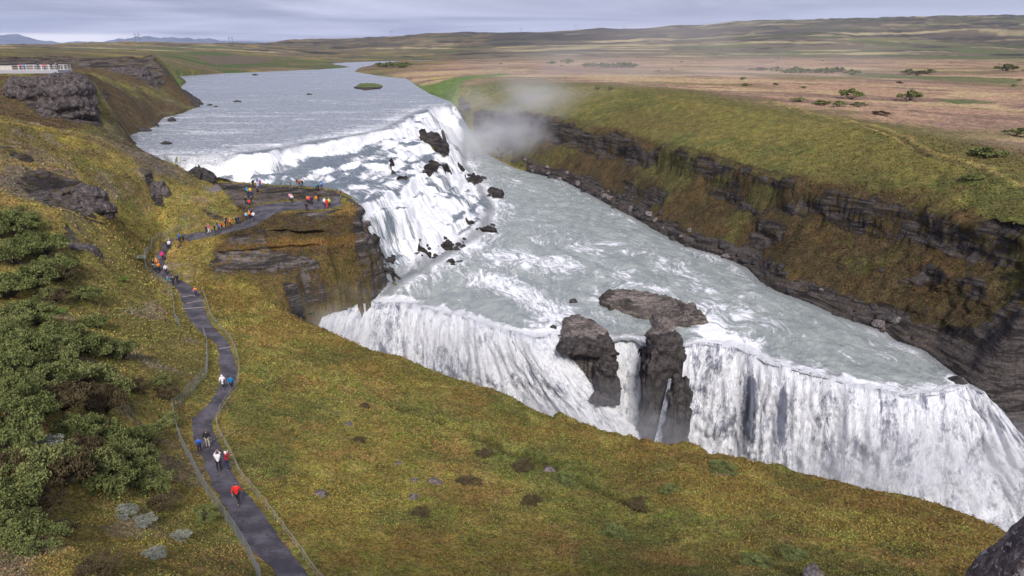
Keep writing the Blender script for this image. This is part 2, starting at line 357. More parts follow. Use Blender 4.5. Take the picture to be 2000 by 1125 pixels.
def water_level(g):
    x, y = g.X, g.Y
    d = sdist(x, y, [(lip0[0][0], lip0[0][1]+2)]+[(p[0]-6, p[1]+14) for p in lip0[2:-2]]+lip0[-1:]+[P(905,288,-42), P(955,300,-42), P(1010,400,-42.8), P(1010,480,-43.3), P(880,560,-44), P(790,570,-44.6)]+casc_left[::-1]+ledge_back[::-1])
    a = sstep(0.0, 7.0, d)
    al = x*.375+y*.927; ac = x*.927-y*.375
    wx = a*(fbm2(x/12, y/12, 4, 291, 0.6)*5.5+1.2*fbm2(x/3.5, y/3.5, 3, 293)); wy = a*(fbm2(x/12, y/12, 4, 297, 0.6)*5.5+1.2*fbm2(x/3.5, y/3.5, 3, 299))
    Z = g.tin(W_PTS + [(p, q, UP) for p, q in NX], wx, wy, 20); Z = np.where(np.isnan(Z), UP, Z)
    m = sstep(0.0, 3.0, sdist(x, y, CASC))*sstep(-24.1, -25.0, Z)*sstep(-43.4, -42.4, Z)
    h = 3.1; ph = fbm2(al/30, ac/10, 4, 301, 0.6)*1.35+0.25*fbm2(x/4, y/4, 3, 303)
    q = Z/h + ph; fr = q-np.floor(q)
    t = (np.floor(q)+sstep(0.52, 0.98, fr)*0.84+fr*0.16-ph)*h
    return Z*(1-m)+t*m
W = water_level(G)
sd_river = sdist(X, Y, RIVER)
print('grid', X.shape, round(time.time()-T_START, 1))
# ------------------------------------------------------------------ land control lines
T_PTS = []
def line(*pts, step=2.0): T_PTS.extend(densify([p if len(p) == 3 else p for p in pts], step))
line(*RIVER, RIVER[0])
# canyon below the lower falls
def shift(l, dx, dy, z): return [(p[0]+dx, p[1]+dy, z) for p in l]
lips = lip_west+lip_left+lip_rock+lip_right
line(*shift(lips, -0.4, -1.0, -60)); line(*shift(lips, -0.8, -2.2, -74))
# near lawn rim
rim = [P(428,548,-36.6), P(500,580,-38.0), P(560,605,-38.8), P(600,628,-39.3), P(650,645,-39.8), P(720,678,-40.2), P(780,692,-40.4), P(850,727,-40.8), P(900,741,-41), P(960,756,-41.2), P(1000,775,-41.2), P(1050,800,-41.2), P(1110,820,-41.2), P(1200,846,-41.2), P(1250,856,-41), P(1300,866,-40.8), P(1350,868,-40.5), P(1400,878,-40.2), P(1450,889,-40), P(1530,910,-39.5), P(1600,930,-39), P(1700,955,-38.2), P(1780,972,-37.6), P(1850,991,-37), P(1930,1020,-36.2), P(2000,1048,-35.5), P(2200,1120,-34)]
line(*rim)
line(*[(p[0]+0.5, p[1]+2.6, p[2]-3.5) for p in rim[2:]]); line(*[(p[0]+1.2, p[1]+6.5, -57) for p in rim[3:]]); line(*[(p[0]+1.6, p[1]+9.0, -74) for p in rim[4:]])
T_PTS += [(15, 88, -74), (40, 75, -74), (58, 66, -74), (80, 60, -74), (120, 50, -74)]
# canyon right wall past the falls
WALL = [(p[0]+1.5*i, p[1]+.5*i, p[2]) for i, p in enumerate([P(1930,762,-46.2), P(1958,800,-48.6), P(1998,850,-52.5), P(2056,922,-58), P(2130,1010,-64)])]
line(*WALL); line(*[(p[0]+4, p[1]+3, p[2]+9) for p in WALL]); line(*[(p[0]+9, p[1]+7, -28) for p in WALL]); line((105,80,-27), (130,60,-26), (160,45,-26)); line((96,76,-74), (130,45,-74)); line(*[(p[0]-.8, p[1]-2.4, -74) for p in WALL])
# path edges (left, right) in the photo with the depth below the viewpoint
PATH = [((528,1150),(620,1150),-27.6), ((538,1125),(605,1125),-28), ((481,1070),(565,1070),-28.8), ((452,1025),(533,1025),-29.4), ((432,980),(500,980),-30.0), ((407,935),(463,935),-30.9), ((391,890),(443,890),-31.8), ((376,854),(423,854),-32.4), ((374,831),(416,831),-32.7), ((391,809),(423,809),-33.0), ((418,777),(443,777),-33.4), ((427,755),(459,752),-33.7), ((428,710),(461,710),-34.4), ((425,678),(449,674),-34.9), ((405,660),(436,656),-35.2), ((373,633),(412,629),-35.7), ((362,615),(404,611),-36.0), ((354,592),(399,590),-36.3), ((346,570),(388,568),-36.5), ((330,556),(362,552),-36.5), ((310,540),(335,536),-36.3), ((300,510),(322,510),-35.8), ((305,494),(326,498),-35.4), ((317,480),(335,486),-34.9), ((336,469),(354,477),-34.3), ((375,459),(389,468),-33.3), ((410,450),(417,461),-32.2), ((445,442),(450,453),-31.2), ((478,431),(488,444),-30.2), ((490,414),(518,430),-29.5), ((500,400),(545,416),-29.0), ((560,396),(580,410),-28.9), ((620,394),(625,409),-28.9), ((662,393),(668,405),-28.8)]
pl = [P(*a, z) for a, b, z in PATH]; pr = [P(*b, z) for a, b, z in PATH]
pl = smooth_line(pl, 5); pr = smooth_line(pr, 5)
T_PTS += pl[::2]+pr[::2]+[tuple((np.array(a)+np.array(b))/2) for a, b in zip(pl[::2], pr[::2])]
# lawn between path and rim
for q in [(620,1150,-28.6),(1000,1125,-31.5),(1500,1125,-31.0),(1900,1110,-31.0),(700,950,-34.2),(700,800,-36.8),(600,700,-36.5),(500,640,-36.2),(480,700,-35.0),(480,830,-33.4),(520,930,-32.0),(900,820,-38.5),(1000,950,-36.8),(1200,950,-38.2),(1400,960,-37.0),(1500,1000,-36),(1700,1040,-34.5),(1000,870,-38.6),(800,1060,-31.6),(1250,1060,-34.6),(440,590,-36.8),(420,560,-36.9),(650,690,-38.6),(740,740,-39),(1850,1060,-33.6)]: T_PTS.append(P(*q))
# left slope
for a in [(0,1125,-19),(0,950,-21.3),(0,800,-22.4),(0,600,-26),(0,450,-22),(0,380,-19.4),(0,300,-16),(0,240,-13.6)]: T_PTS.append(P(*a))
for px, py, t in [(200,1125,26.5),(400,1125,34),(100,1050,31.5),(300,1050,38),(400,1050,43),(200,950,42),(300,950,47.5),(360,950,51.5),(100,870,42),(100,800,49),(200,800,55),(300,800,61),(340,840,61.5),(200,870,50),(280,870,55),(200,700,65),(280,700,71),(350,700,77),(395,690,82),(100,700,58),(100,600,79),(250,600,91),(320,600,101),(380,640,93.5),(170,620,82),(200,520,93),(280,530,111),(280,480,121),(100,520,86),(200,430,106),(300,430,122),(380,425,132),(100,400,96),(100,300,118),(200,330,127),(300,330,140),(300,380,134),(400,400,136),(200,280,140),(250,300,146),(150,350,112),(50,350,104),(50,270,121),(290,565,102),(350,440,127)]: T_PTS.append(PD(px,py,t))
line(PD(255,272,182), PD(287,289,166), PD(315,299,158), PD(329,311,151), PD(343,327,147), PD(370,352,143), PD(415,380,138), step=3)
# rock outcrop beside the viewing platform
plat_rim = [PD(-120,158,150), PD(-40,152,160), PD(0,150,166), PD(60,145,170), PD(110,141,172), PD(150,139,170), PD(172,143,166), PD(182,152,168), PD(190,165,180)]
plat_base = [PD(-120,215,148), PD(-40,208,156), PD(0,200,160), PD(40,205,161), PD(75,218,160), PD(100,236,158), PD(140,243,158), PD(170,250,158), PD(185,240,161), PD(196,215,172)]
line(*plat_rim); line(*plat_base)
line(PD(-120,146,190), PD(0,138,205), PD(80,134,210), PD(160,136,205)); 
# terrace with the columnar cliff farther back
line(PD(-60,112,330), PD(75,108,330), PD(150,105,322), PD(230,104,316), PD(278,103,310), PD(300,108,312), PD(318,122,318))
line(PD(-60,136,300), PD(75,133,298), PD(150,131,296), PD(230,134,294), PD(262,150,285), PD(297,163,286), PD(318,150,305))
for px,py,t in [(190,190,188),(240,180,222),(200,200,180),(300,212,248),(250,240,203),(225,235,188),(330,180,330),(320,165,330),(335,160,390),(230,160,255),(290,185,262),(220,262,165),(205,150,245),(340,200,290)]: T_PTS.append(PD(px,py,t))
# ledge
def L(z, *pp, step=1.2): line(*[P(a, b, z) for a, b in pp], step=step)
L(-27.3, (405,355),(459,361),(540,366),(600,370),(650,374),(676,385))
L(-27.5, (440,372),(500,373),(560,375),(620,378),(655,385)); L(-28.8, (455,392),(500,386),(560,388),(620,388),(650,392))
line(P(688,394,-27.8), P(693,402,-28.2), P(693,413,-28.8), P(676,420,-29.0), P(640,425,-29.2), P(590,425,-29.2), P(545,428,-29.3), P(520,434,-29.6), P(500,444,-30.1), step=1.2)
line(PD(702,420,128), PD(699,432,127.8), PD(650,440,125.4), PD(602,443,124.6), PD(550,452,123.8), PD(510,460,121.6), PD(470,462,121), step=1.2)
line(PD(716,446,127.6), PD(700,454,126.8), PD(660,467,125), PD(620,478,123.8), PD(585,486,122.8), PD(540,486,121.8), PD(500,480,120.8), PD(440,476,120), step=1.2)
line(PD(724,480,127.0), PD(700,492,125.6), PD(660,500,123.8), PD(620,508,122.2), PD(580,512,121), PD(520,520,119), PD(470,528,117.8), step=1.2)
line(PD(430,500,119.5), PD(390,500,120)); line(PD(400,535,117), PD(460,545,116), PD(420,520,118.4))
for q in [(755,545,131),(735,515,129),(700,540,126),(640,545,121.8),(580,550,118.6),(520,548,116.6)]: T_PTS.append(PD(*q))
WEDGE = [PD(470,562,113.8), PD(520,577,114.2), PD(560,592,116.0), PD(610,598,122.2), PD(650,592,124.8), PD(690,582,129.5), PD(725,577,131.3)]
line(*WEDGE, step=1.2); line(*[(p[0]+.5, p[1]-1.0, -58) for p in WEDGE[3:]], step=1.2); line(*[(p[0]+1.0, p[1]-2.4, -74) for p in WEDGE[3:]])
T_PTS += [(p[0]+3.5, p[1]+9, -60) for p in [P(640,640,-39.6), P(680,655,-40)]]
# right wall
def off(px, py, t): return PD(px, py, t)
R1 = [(p[0]+3.2, p[1]+1.2, p[2]+3.6) for p in water_right]; line(*R1)
grass_low = [PD(905,215,318), PD(960,215,300), PD(1020,225,275), PD(1080,235,255), PD(1140,255,238), PD(1200,268,221), PD(1300,292,190), PD(1370,305,176), PD(1450,330,163), PD(1560,362,147), PD(1640,378,138), PD(1700,388,133), PD(1800,402,126), PD(1900,428,116), PD(2000,455,108), PD(2150,500,98)]
line(*grass_low)
line(*[(p[0]-1.5, p[1]-1.0, p[2]-6.0) for p in grass_low])
line(*[(p[0]-4.2, p[1]-2.2, p[2]-8.0) for p in grass_low[2:]])
rim_r = [P(893,168,-17.5), P(930,163,-17.2), P(1000,164,-16.8), P(1075,166,-16.4), P(1150,167,-16.2), P(1300,186,-16.4), P(1450,211,-17.2), P(1600,238,-18.4), P(1737,266,-19.4), P(1807,297,-20.2), P(1900,327,-21.4), P(2000,362,-22.6), P(2200,420,-24)]
line(*rim_r)
line(*[(p[0]+7, p[1]+4, p[2]+0.6) for p in rim_r])
for q in [(885,180,-20.5),(880,170,-19),(860,168,-20),(830,155,-21),(780,146,-22),(740,140,-22.5),(800,140,-21),(900,150,-17.5),(1000,155,-16.8),(760,128,-20),(1000,135,-18),(1300,160,-17.5),(1600,180,-19),(2000,220,-21),(1800,260,-20),(1000,112,-18),(1300,120,-18.5),(1600,130,-19.5),(2000,150,-20.5),(2400,300,-24)]: T_PTS.append(P(*q))
# far land
line(*[PD(x, y, 1350) for x, y in ((700,117.5),(800,115),(950,110.5),(1100,106),(1300,104),(1600,104),(2000,106),(2400,106))], step=60)
line(*[PD(x, y, 1850) for x, y in ((640,112),(760,108),(870,97),(1000,90),(1100,86),(1300,83),(1400,73),(1500,67),(1600,63),(1700,74),(1850,78),(2000,68),(2400,60))], step=60)
line(*[PD(x, y, 2250) for x, y in ((640,104),(870,96),(1100,92),(1300,86),(1500,80),(1600,80),(1850,80),(2000,74),(2400,66))], step=60)
line(*[PD(x, y, 3600) for x, y in ((-300,96),(518,93),(546,83),(595,76),(647,77),(702,73),(765,71),(842,67),(895,63),(965,64),(1052,63),(1105,61),(1175,56),(1245,57),(1300,54),(1352,51),(1405,45),(1510,40),(1650,36),(1755,33),(1895,30),(2000,30),(2400,26))], step=80)
line(*[PD(x, y, 7000) for x, y in ((-300,88),(546,88),(1100,74),(2000,50),(2400,50))], step=300)
for px,py,t in [(0,97,900),(150,97,900),(300,100,900),(-200,99,900),(450,112,1000),(400,124,800),(500,122,850),(600,120,900),(330,118,600),(350,135,560),(420,134,640),(560,128,740),(620,126,800),(500,104,1300),(350,106,800),(640,118,1050),(560,112,1200),(340,128,480)]: T_PTS.append(PD(px,py,t))
line(*[PD(x, y, 1700) for x, y in ((-300,92),(0,93),(100,92),(230,85),(300,87),(440,91),(520,95),(600,100))], step=60)
line(*[PD(x, y, 2200) for x, y in ((-300,96),(0,96),(300,95),(500,97),(600,98))], step=80)
# ground under and beside the viewpoint (out of the photograph)
T_PTS += [(0,-5,-1.6),(-6,3,-2.2),(6,3,-2.2),(0,4.5,-4.5),(-14,10,-13),(0,20,-21),(14,18,-19),(24,16,-17),(-30,4,-10),(-60,20,-11),(-90,60,-12),(-130,110,-9),(-200,150,-4),(-250,60,-2),(-100,-20,-1),(-60,-60,0),(40,4,-9),(60,24,-24),(90,10,-24),(140,-10,-22),(100,40,-60),(-400,200,-2),(-400,500,-3),(-900,300,-2),(60,-60,0),(300,60,-24),(500,200,-22),(1500,300,-18),(3000,400,20),(-3000,300,-5),(-9000,9000,40),(9000,9000,300),(-9000,-300,0),(9000,-300,60)]
T0 = G.tin(T_PTS); T0 = np.where(np.isnan(T0), -10, T0)
print('tin', round(time.time()-T_START, 1))
PATHPOLY = pl + pr[::-1]
sd_path = sdist(X, Y, PATHPOLY)
# soften facets away from breaklines
far = sstep(300, 900, G.r)[:, None]
T1 = blur2(T0, 1); T2 = blur2(T0, 5)
slope = np.hypot(np.gradient(T1, axis=0)/np.gradient(G.r)[:, None], np.gradient(T1, axis=1)/(G.r[:, None]*(G.th[1]-G.th[0])))
steep = sstep(0.75, 1.3, slope)
soft = 1-sstep(0.45, 0.9, blur2(slope, 4))
Tz = T1*(1-soft) + T2*soft
keep = sstep(0, 3.0, np.abs(sd_path)); keep = np.where(sd_path > 0, 0, keep)
near_rv = sstep(0.0, 3.0, -sd_river)
# relief
nL = fbm2(X/22, Y/22, 4, 1); nM = fbm2(X/5, Y/5, 4, 5); nS = fbm2(X/1.1, Y/1.1, 3, 9)
amp = 1 - 0.75*steep
flat_plain = sstep(40, 150, X - (-0.2*(Y-300)))*0  # placeholder
Tz = Tz + keep*near_rv*amp*(0.55*nL*sstep(10, 60, G.r)[:, None] + 0.50*nM + 0.20*nS)
Tz = Tz + far*near_rv*sstep(500, 1400, G.r)[:, None]*(fbm2(X/420, Y/150, 5, 31, 0.55)*20*sstep(1000, 2600, G.r)[:, None] + fbm2(X/90, Y/60, 4, 37)*3.0)
cw = np.where((X > 5) & (Y > 60) & (Y < 320), 1, 0)*sstep(2, 9, -sd_river)*sstep(0.3, 0.7, blur2(slope, 3))
CREASE = [P(770,800,-38.3), P(850,832,-38.3), P(960,872,-38.3), P(1030,895,-38.2), P(1100,922,-38), P(1180,962,-37.6), P(1260,1010,-36.8)]
dcr = distline(X, Y, smooth_line(CREASE, 5))+0.5*fbm2(X/3, Y/3, 3, 71)
Tz = Tz - 0.45*sstep(0.9, 0.0, dcr) + 0.22*sstep(2.2, 1.0, dcr)*sstep(0.6, 1.2, dcr)
TRAIL = smooth_line([P(1500,200,-17.3), P(1600,226,-18), P(1737,259,-19.2), P(1807,297,-20.3), P(1867,315,-21), P(1916,329,-21.4), P(1947,350,-22.2), P(2010,366,-22.8), P(2150,400,-23.5)], 5)
dtr = distline(X, Y, TRAIL)+0.5*fbm2(X/3, Y/3, 3, 73)
Tz = Tz - 0.5*sstep(1.1, 0.0, dtr)
Tz = Tz + cw*(2.2*fbm2(X/8, Y/8, 4, 61, 0.6) + 0.8*np.abs(fbm2(X/3, Y/3, 3, 67)))
# ---- river bed, islands
bed = W - np.clip(sd_river*0.6, 0, 1.6)
dlip = distline(X, Y, lip_west+lip_left); dlip = np.minimum(dlip, distline(X, Y, lip_right)); bed = bed - 1.0*sstep(4, 2, dlip)
Tz = Tz - 0.9*sstep(1.3, 0.2, dlip)*(sd_river <= 0)
Tz = np.where(sd_river > 0, bed, Tz)
ISL = [ # polygon (px, z plane), height, roughness
 ([(1162,590),(1175,577),(1215,572),(1270,577),(1330,590),(1368,602),(1382,622),(1385,634),(1345,642),(1315,648),(1340,680),(1300,690),(1256,690),(1250,655),(1268,645),(1262,630),(1215,615),(1170,602)], -45.4, 1.5),
 ([(1087,655),(1090,625),(1125,613),(1150,620),(1180,640),(1200,655),(1198,694),(1150,696),(1098,680)], -45.6, 1.1),
 ([(686,172),(700,164),(735,163),(752,168),(745,174),(710,177)], UP, 0.5),
 ([(815,262),(835,260),(850,264),(872,268),(880,290),(876,312),(862,305),(840,288),(820,272)], -29.5, 1.2),
 ([(818,318),(850,312),(880,325),(885,345),(850,340),(820,330)], -32.0, 0.7),
 ([(752,315),(762,312),(776,328),(775,343),(760,340)], -29.5, 1.0),
 ([(768,345),(790,341),(805,350),(780,354)], -30.2, 1.0),
 ([(820,332),(840,322),(848,330),(850,348),(828,345)], -32.0, 0.8),
 ([(890,320),(905,318),(912,338),(900,340)], -38.5, 0.8),
 ([(905,344),(930,340),(950,350),(930,362),(912,356)], -42.0, 1.2),
 ([(945,372),(965,368),(990,378),(988,390),(960,388)], -42.6, 1.2),
 ([(928,440),(950,442),(980,448),(975,455),(940,456)], -42.9, 0.8),
 ([(905,420),(930,432),(925,442),(908,432)], -42.2, 0.8),
 ([(848,470),(870,464),(895,478),(885,492),(860,490)], -42.4, 1.1),
 ([(865,505),(895,505),(902,520),(875,522)], -43.3, 0.9),
 ([(805,485),(830,488),(850,500),(822,502)], -41.2, 0.9),
 ([(830,510),(850,515),(855,525),(838,522)], -43.2, 0.7),
 ([(715,445),(730,450),(738,470),(745,490),(732,490),(722,470)], -35.5, 1.6),
 ([(755,525),(775,528),(785,545),(775,560),(760,555)], -43, 1.2),
 ([(350,328),(398,330),(413,342),(400,354),(352,344)], -27.3, 2.2),
 ([(1116,585),(1130,583),(1135,590),(1120,594)], -44.7, 0.5)]
isl_mask = np.zeros(X.shape)
def sample(g, A_, x, y):
    r = math.hypot(x, y); th = math.atan2(x, y)
    i = min(max(np.searchsorted(g.r, r)-1, 0), g.nr-2); j = min(max(np.searchsorted(g.th, th)-1, 0), g.nt-2)
    u = min(max((r-g.r[i])/(g.r[i+1]-g.r[i]), 0), 1); v = min(max((th-g.th[j])/(g.th[j+1]-g.th[j]), 0), 1)
    return (A_[i, j]*(1-v)+A_[i, j+1]*v)*(1-u)+(A_[i+1, j]*(1-v)+A_[i+1, j+1]*v)*u
def hit_level(g, A_, px, py, t0=40.0):
    d = ray(px, py); t = t0
    while t < 900:
        if d[2]*t <= sample(g, A_, d[0]*t, d[1]*t): return (d[0]*t, d[1]*t, d[2]*t)
        t += 0.4
    return P(px, py, UP)
Wi = W.copy()
for poly, z, h in ISL:
    pp = [hit_level(G, Wi, a, b, 80) for a, b in poly]
    xs = [q[0] for q in pp]; ys = [q[1] for q in pp]
    bx = (X > min(xs)-6) & (X < max(xs)+6) & (Y > min(ys)-6) & (Y < max(ys)+6)
    ii = np.nonzero(bx.any(axis=1))[0]; jj = np.nonzero(bx.any(axis=0))[0]
    if len(ii) == 0: continue
    sl_ = (slice(ii[0], ii[-1]+1), slice(jj[0], jj[-1]+1)); xx, yy = X[sl_], Y[sl_]
    sd = sdist(xx, yy, pp) + fbm2(xx/1.8, yy/1.8, 3, 77)*0.8
    k = sstep(-0.5, 1.6, sd)
    lay = np.abs(fbm2(xx/2.2, yy/1.1, 4, 83)); cr2_ = np.abs(fbm2(xx/1.3, yy/0.8, 3, 87)); hh = W[sl_] - 1.2 + k*(1.2 + h*(0.45 + 0.75*sstep(0, 5, sd)*0.6) + 0.9*h*(0.5-lay)*0.9 + 0.5*h*(0.35-cr2_) + 0.3*h*fbm2(xx/4, yy/4, 2, 89))
    reg = sdist(xx, yy, RIVER)
    Tz[sl_] = np.where((k > 0.02) & (reg > -1.5), np.maximum(Tz[sl_], hh), Tz[sl_])
    isl_mask[sl_] = np.maximum(isl_mask[sl_], k)
# ---- horizontal break-up of the cliffs
gx = np.gradient(Tz, axis=1)/(G.r[:, None]*(G.th[1]-G.th[0])); gr = np.gradient(Tz, axis=0)/np.gradient(G.r)[:, None]
gx = np.clip(blur2(gx, 2), -6, 6); gr = np.clip(blur2(gr, 2), -6, 6)
sl2 = np.hypot(gx, gr); rockm = sstep(0.85, 1.5, sl2)
sth, cth = np.sin(G.th)[None], np.cos(G.th)[None]
nxw = -(gx*cth + gr*sth); nyw = -(-gx*sth + gr*cth); nn = np.hypot(nxw, nyw)+1e-6; nxw /= nn; nyw /= nn
hl = np.where((X < -75) & (Y > 120) & (Y < 420), 1.0, 0)*sstep(1, 5, -sd_river)
Tz = Tz + hl*(0.9*fbm2(X/6, Y/6, 4, 81, 0.6)+1.2*fbm2(X/16, Y/16, 3, 83))
ROCKL = [[(60,345,108),(120,350,112),(150,372,112),(200,400,112),(208,430,108),(180,470,104),(150,430,102),(110,400,100),(60,375,102)],
 [(285,340,138),(300,350,137),(328,382,134),(318,392,133),(292,368,135)], [(130,470,97),(160,480,97),(182,520,94),(180,540,93),(150,520,93)], [(0,310,116),(60,335,112),(60,350,110),(0,330,114)],
 [(50,140,172),(178,138,168),(188,240,160),(100,242,157),(60,220,159),(40,170,164)], [(-60,108,330),(150,103,320),(300,104,310),(325,118,312),(300,165,284),(262,155,284),(232,138,292),(150,134,295),(-60,138,300)],
 [(390,395,135),(430,385,133),(445,400,131),(440,412,130),(400,408,132)], [(160,185,178),(200,150,205),(215,170,195),(200,200,178)]]
lmask = np.zeros(X.shape)
for pz in ROCKL: lmask = np.maximum(lmask, sstep(-1.2, 1.2, sdist(X, Y, [PD(*q) for q in pz])+2.2*fbm2(X/4, Y/4, 3, 59)))
hillside = inpoly(X, Y, pl + [P(440,400,-28), P(405,355,-27.3)] + bank_left[::-1] + [(-3000, 1500), (-3000, -10), (0, -10)])
rockm = np.where(hillside, lmask*0.95, rockm)
disp = fbm3(X/4.5, Y/4.5, Tz/3.0, 4, 3, 0.55)*1.5 + (np.abs(fbm3(X/1.6, Y/1.6, Tz/4.0, 3, 8))-0.25)*1.1
LED = [P(440,470,-33), P(500,430,-29), P(560,410,-28), P(640,405,-28), P(690,385,-27.5), P(704,402,-29), P(726,440,-31), P(735,480,-35), P(700,505,-35.6), P(600,525,-36), P(480,535,-37)]
led = sstep(-53, -50, X)*sstep(-22, -25, X)*sstep(104, 107, Y)*sstep(136, 133, Y)*sstep(-28.0, -28.6, Tz)*sstep(-44, -41, Tz)*sstep(0.5, 0.9, sl2)
led2 = sstep(-53, -49, X)*sstep(-20, -24, X)*sstep(108, 114, Y)*sstep(136, 132, Y)*sstep(-28.9, -29.3, Tz)*sstep(-45, -42, Tz)*sstep(-0.5, 0.5, -sd_river)
zz_ = Tz + 0.5*fbm2(X/9, Y/9, 3, 63) + 0.25*fbm2(X/2.5, Y/2.5, 3, 65)
prof_z = [-44.0, -41.0, -39.0, -37.0, -36.0, -35.2, -34.6, -33.4, -33.0, -32.4, -31.7, -31.2, -30.9, -30.2, -28.8]
prof_d = [0.4, -0.4, 0.5, 0.0, 0.5, 0.9, -0.5, -0.3, 0.7, 0.8, -0.7, -1.0, 0.8, 0.7, 0.1]
leds = np.interp(zz_, prof_z, prof_d)
strata = (np.floor(Tz/2.2 + fbm2(X/15, Y/15, 2, 4)*1.0) % 3 - 1)*0.35
dd = (disp+strata)*rockm*keep*sstep(2000, 700, G.r)[:, None]
dd = dd*(1-led) + led*keep*(leds*1.0 + 0.35*fbm3(X/3, Y/3, Tz/1.2, 4, 13))
dd = np.where(sd_river > 1, dd*0.0, dd)*(0.1+0.9*sstep(1.5, 4, distline(X, Y, WEDGE[3:])))*np.maximum((0.12+0.88*sstep(5, 10, distline(X, Y, lip_left)))*(0.12+0.88*sstep(5, 10, distline(X, Y, lip_right))), 0.9*sstep(4.0, 1.5, np.minimum(distline(X, Y, lip_rock[:3]), distline(X, Y, lip_rock[3:]))))
Xd = X + nxw*dd; Yd = Y + nyw*dd
print('relief', round(time.time()-T_START, 1))
# ---- land colours (macro zones, fine variation is in the material)
def C(*c): return np.array([((v/255)/12.92 if v/255 <= 0.04045 else ((v/255+0.055)/1.055)**2.4) for v in c])
def lay(A, col, m): return A*(1-m[..., None]) + col*m[..., None]
def zone(poly, z, soft=4.0, warp=3.0):
    pp = [P(a, b, z) for a, b in poly] if z is not None else poly
    return sstep(-soft, soft, sdist(X, Y, pp)+warp*fbm2(X/8, Y/8, 3, 55))
A = np.ones(X.shape+(3,))*C(136,116,48)
nA = fbm2(X/14, Y/14, 5, 101, 0.6); nB = fbm2(X/5, Y/5, 4, 111, 0.6); nC = fbm2(X/45, Y/45, 4, 121)
A = lay(A, C(112,108,46), 0.7*sstep(-0.1, 0.35, nA)); A = lay(A, C(144,114,60), 0.8*sstep(0.1, 0.4, nB)); A = lay(A, C(88,92,44), 0.6*sstep(0.15, 0.45, fbm2(X/7, Y/7, 4, 131)))
# left hillside: drier, more golden
left = sstep(2, -6, (X+20) + 0.42*(Y-45))  # west of the path
A = lay(A, C(140,118,62), 0.5*left*sstep(-0.3, 0.3, nA)); A = lay(A, C(98,90,46), 0.6*left*sstep(0.0, 0.35, fbm2(X/11, Y/11, 4, 133)))
A = lay(A, C(96,84,52), 0.75*zone([PD(*q) for q in [(0,200,160),(190,250,158),(255,270,182),(345,330,147),(330,420,136),(200,420,110),(0,330,112)]], None, 3, 5)*sstep(-0.2, 0.35, nB))
A = lay(A, C(128,110,100), 0.5*left*sstep(0.22, 0.4, fbm2(X/4, Y/4, 4, 137)))
# rim of the lawn: rusty orange moss
dr = distline(X, Y, rim); inl = inpoly(X, Y, [(-12,30),(-60,125)] + rim + [(90,20),(0,0)])
A = lay(A, C(122,98,42), np.where(inl, sstep(16, 3, dr+nA*7), 0)*0.75)
A = lay(A, C(124,100,44), zone([(1300,1010),(1950,1120),(1900,1020),(1400,900),(1150,860),(1100,900)], -39, 3)*0.6)
A = lay(A, C(100,108,44), zone([(1100,860),(1180,930),(1400,1000),(1700,1125),(1200,1125),(980,960),(950,850)], -37.5, 3)*0.55*sstep(-0.4, 0.3, nB))
A = lay(A, C(72,88,38), zone([(800,680),(860,720),(1050,790),(1080,825),(1020,820),(800,740)], -41, 3)*0.5)
# opposite bank
east = inpoly(X, Y, rim_r[:1] + rim_r + [(400,50),(4000,400),(4000,6000),(-260,6000),(-260,700),P(692,139,UP)] + [p for p in bank_right[4::-1]])
dre = distline(X, Y, rim_r)
plain = np.where(east, sstep(2, 16, dre + nA*5), 0)
pc = np.ones(X.shape+(3,))*C(166,128,108)
pc = lay(pc, C(130,100,90), sstep(-0.2, 0.3, fbm2(X/50, Y/20, 5, 141, 0.6))); pc = lay(pc, C(176,144,112), sstep(0.1, 0.4, fbm2(X/70, Y/26, 4, 151)))
pc = lay(pc, C(112,100,62), sstep(0.15, 0.4, fbm2(X/90, Y/35, 4, 161))*0.7)
A = lay(A, pc*1.0, plain)
A = lay(A, C(96,88,46), np.where(east, sstep(34, 12, dre+nA*10)*sstep(700, 350, Y), 0)*0.8)
A = lay(A, C(92,116,48), zone([(692,140),(740,133),(780,150),(800,150),(840,160),(990,152),(1000,155),(900,165),(890,190),(874,196),(800,156),(740,150)], -20.5, 6, 6)*0.95)
isl_g = zone([(694,170),(702,165),(735,164),(750,168),(742,172),(706,173)], UP, 2, 2); A = lay(A, C(92,108,48), isl_g)
A = lay(A, C(176,150,72), zone([(840,146),(885,148),(882,156),(842,153)], -20.5, 2, 2))
A = lay(A, C(84,96,52), zone([(1650,142),(1800,147),(2000,152),(2000,163),(1850,160),(1650,150)], -20, 4, 4)*0.8)
A = lay(A, C(84,100,52), zone([(1830,195),(1940,197),(1950,202),(1850,203)], -20.5, 2, 2)*0.8)
# far land: bands of heath and grass, gets darker and bluer-brown on the ridge
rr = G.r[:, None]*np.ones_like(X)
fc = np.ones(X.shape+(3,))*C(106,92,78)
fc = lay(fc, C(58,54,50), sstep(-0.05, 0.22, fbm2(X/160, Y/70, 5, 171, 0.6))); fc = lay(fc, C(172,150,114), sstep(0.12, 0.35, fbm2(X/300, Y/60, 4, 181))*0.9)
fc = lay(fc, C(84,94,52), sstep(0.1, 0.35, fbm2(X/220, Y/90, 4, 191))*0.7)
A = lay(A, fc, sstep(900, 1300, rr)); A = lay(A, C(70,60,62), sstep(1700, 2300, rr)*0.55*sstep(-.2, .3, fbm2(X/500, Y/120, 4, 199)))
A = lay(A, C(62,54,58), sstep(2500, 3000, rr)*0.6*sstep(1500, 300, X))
westf = sstep(-60, -140, X + 0.0*Y)*sstep(330, 420, rr)
A = lay(A, C(78,74,50), westf*sstep(1500, 900, rr)*0.7); A = lay(A, C(140,116,66), westf*sstep(0.05, .3, fbm2(X/120, Y/30, 4, 195))*0.7); A = lay(A, C(100,84,70), westf*sstep(0.0, 0.3, nC)*0.7)
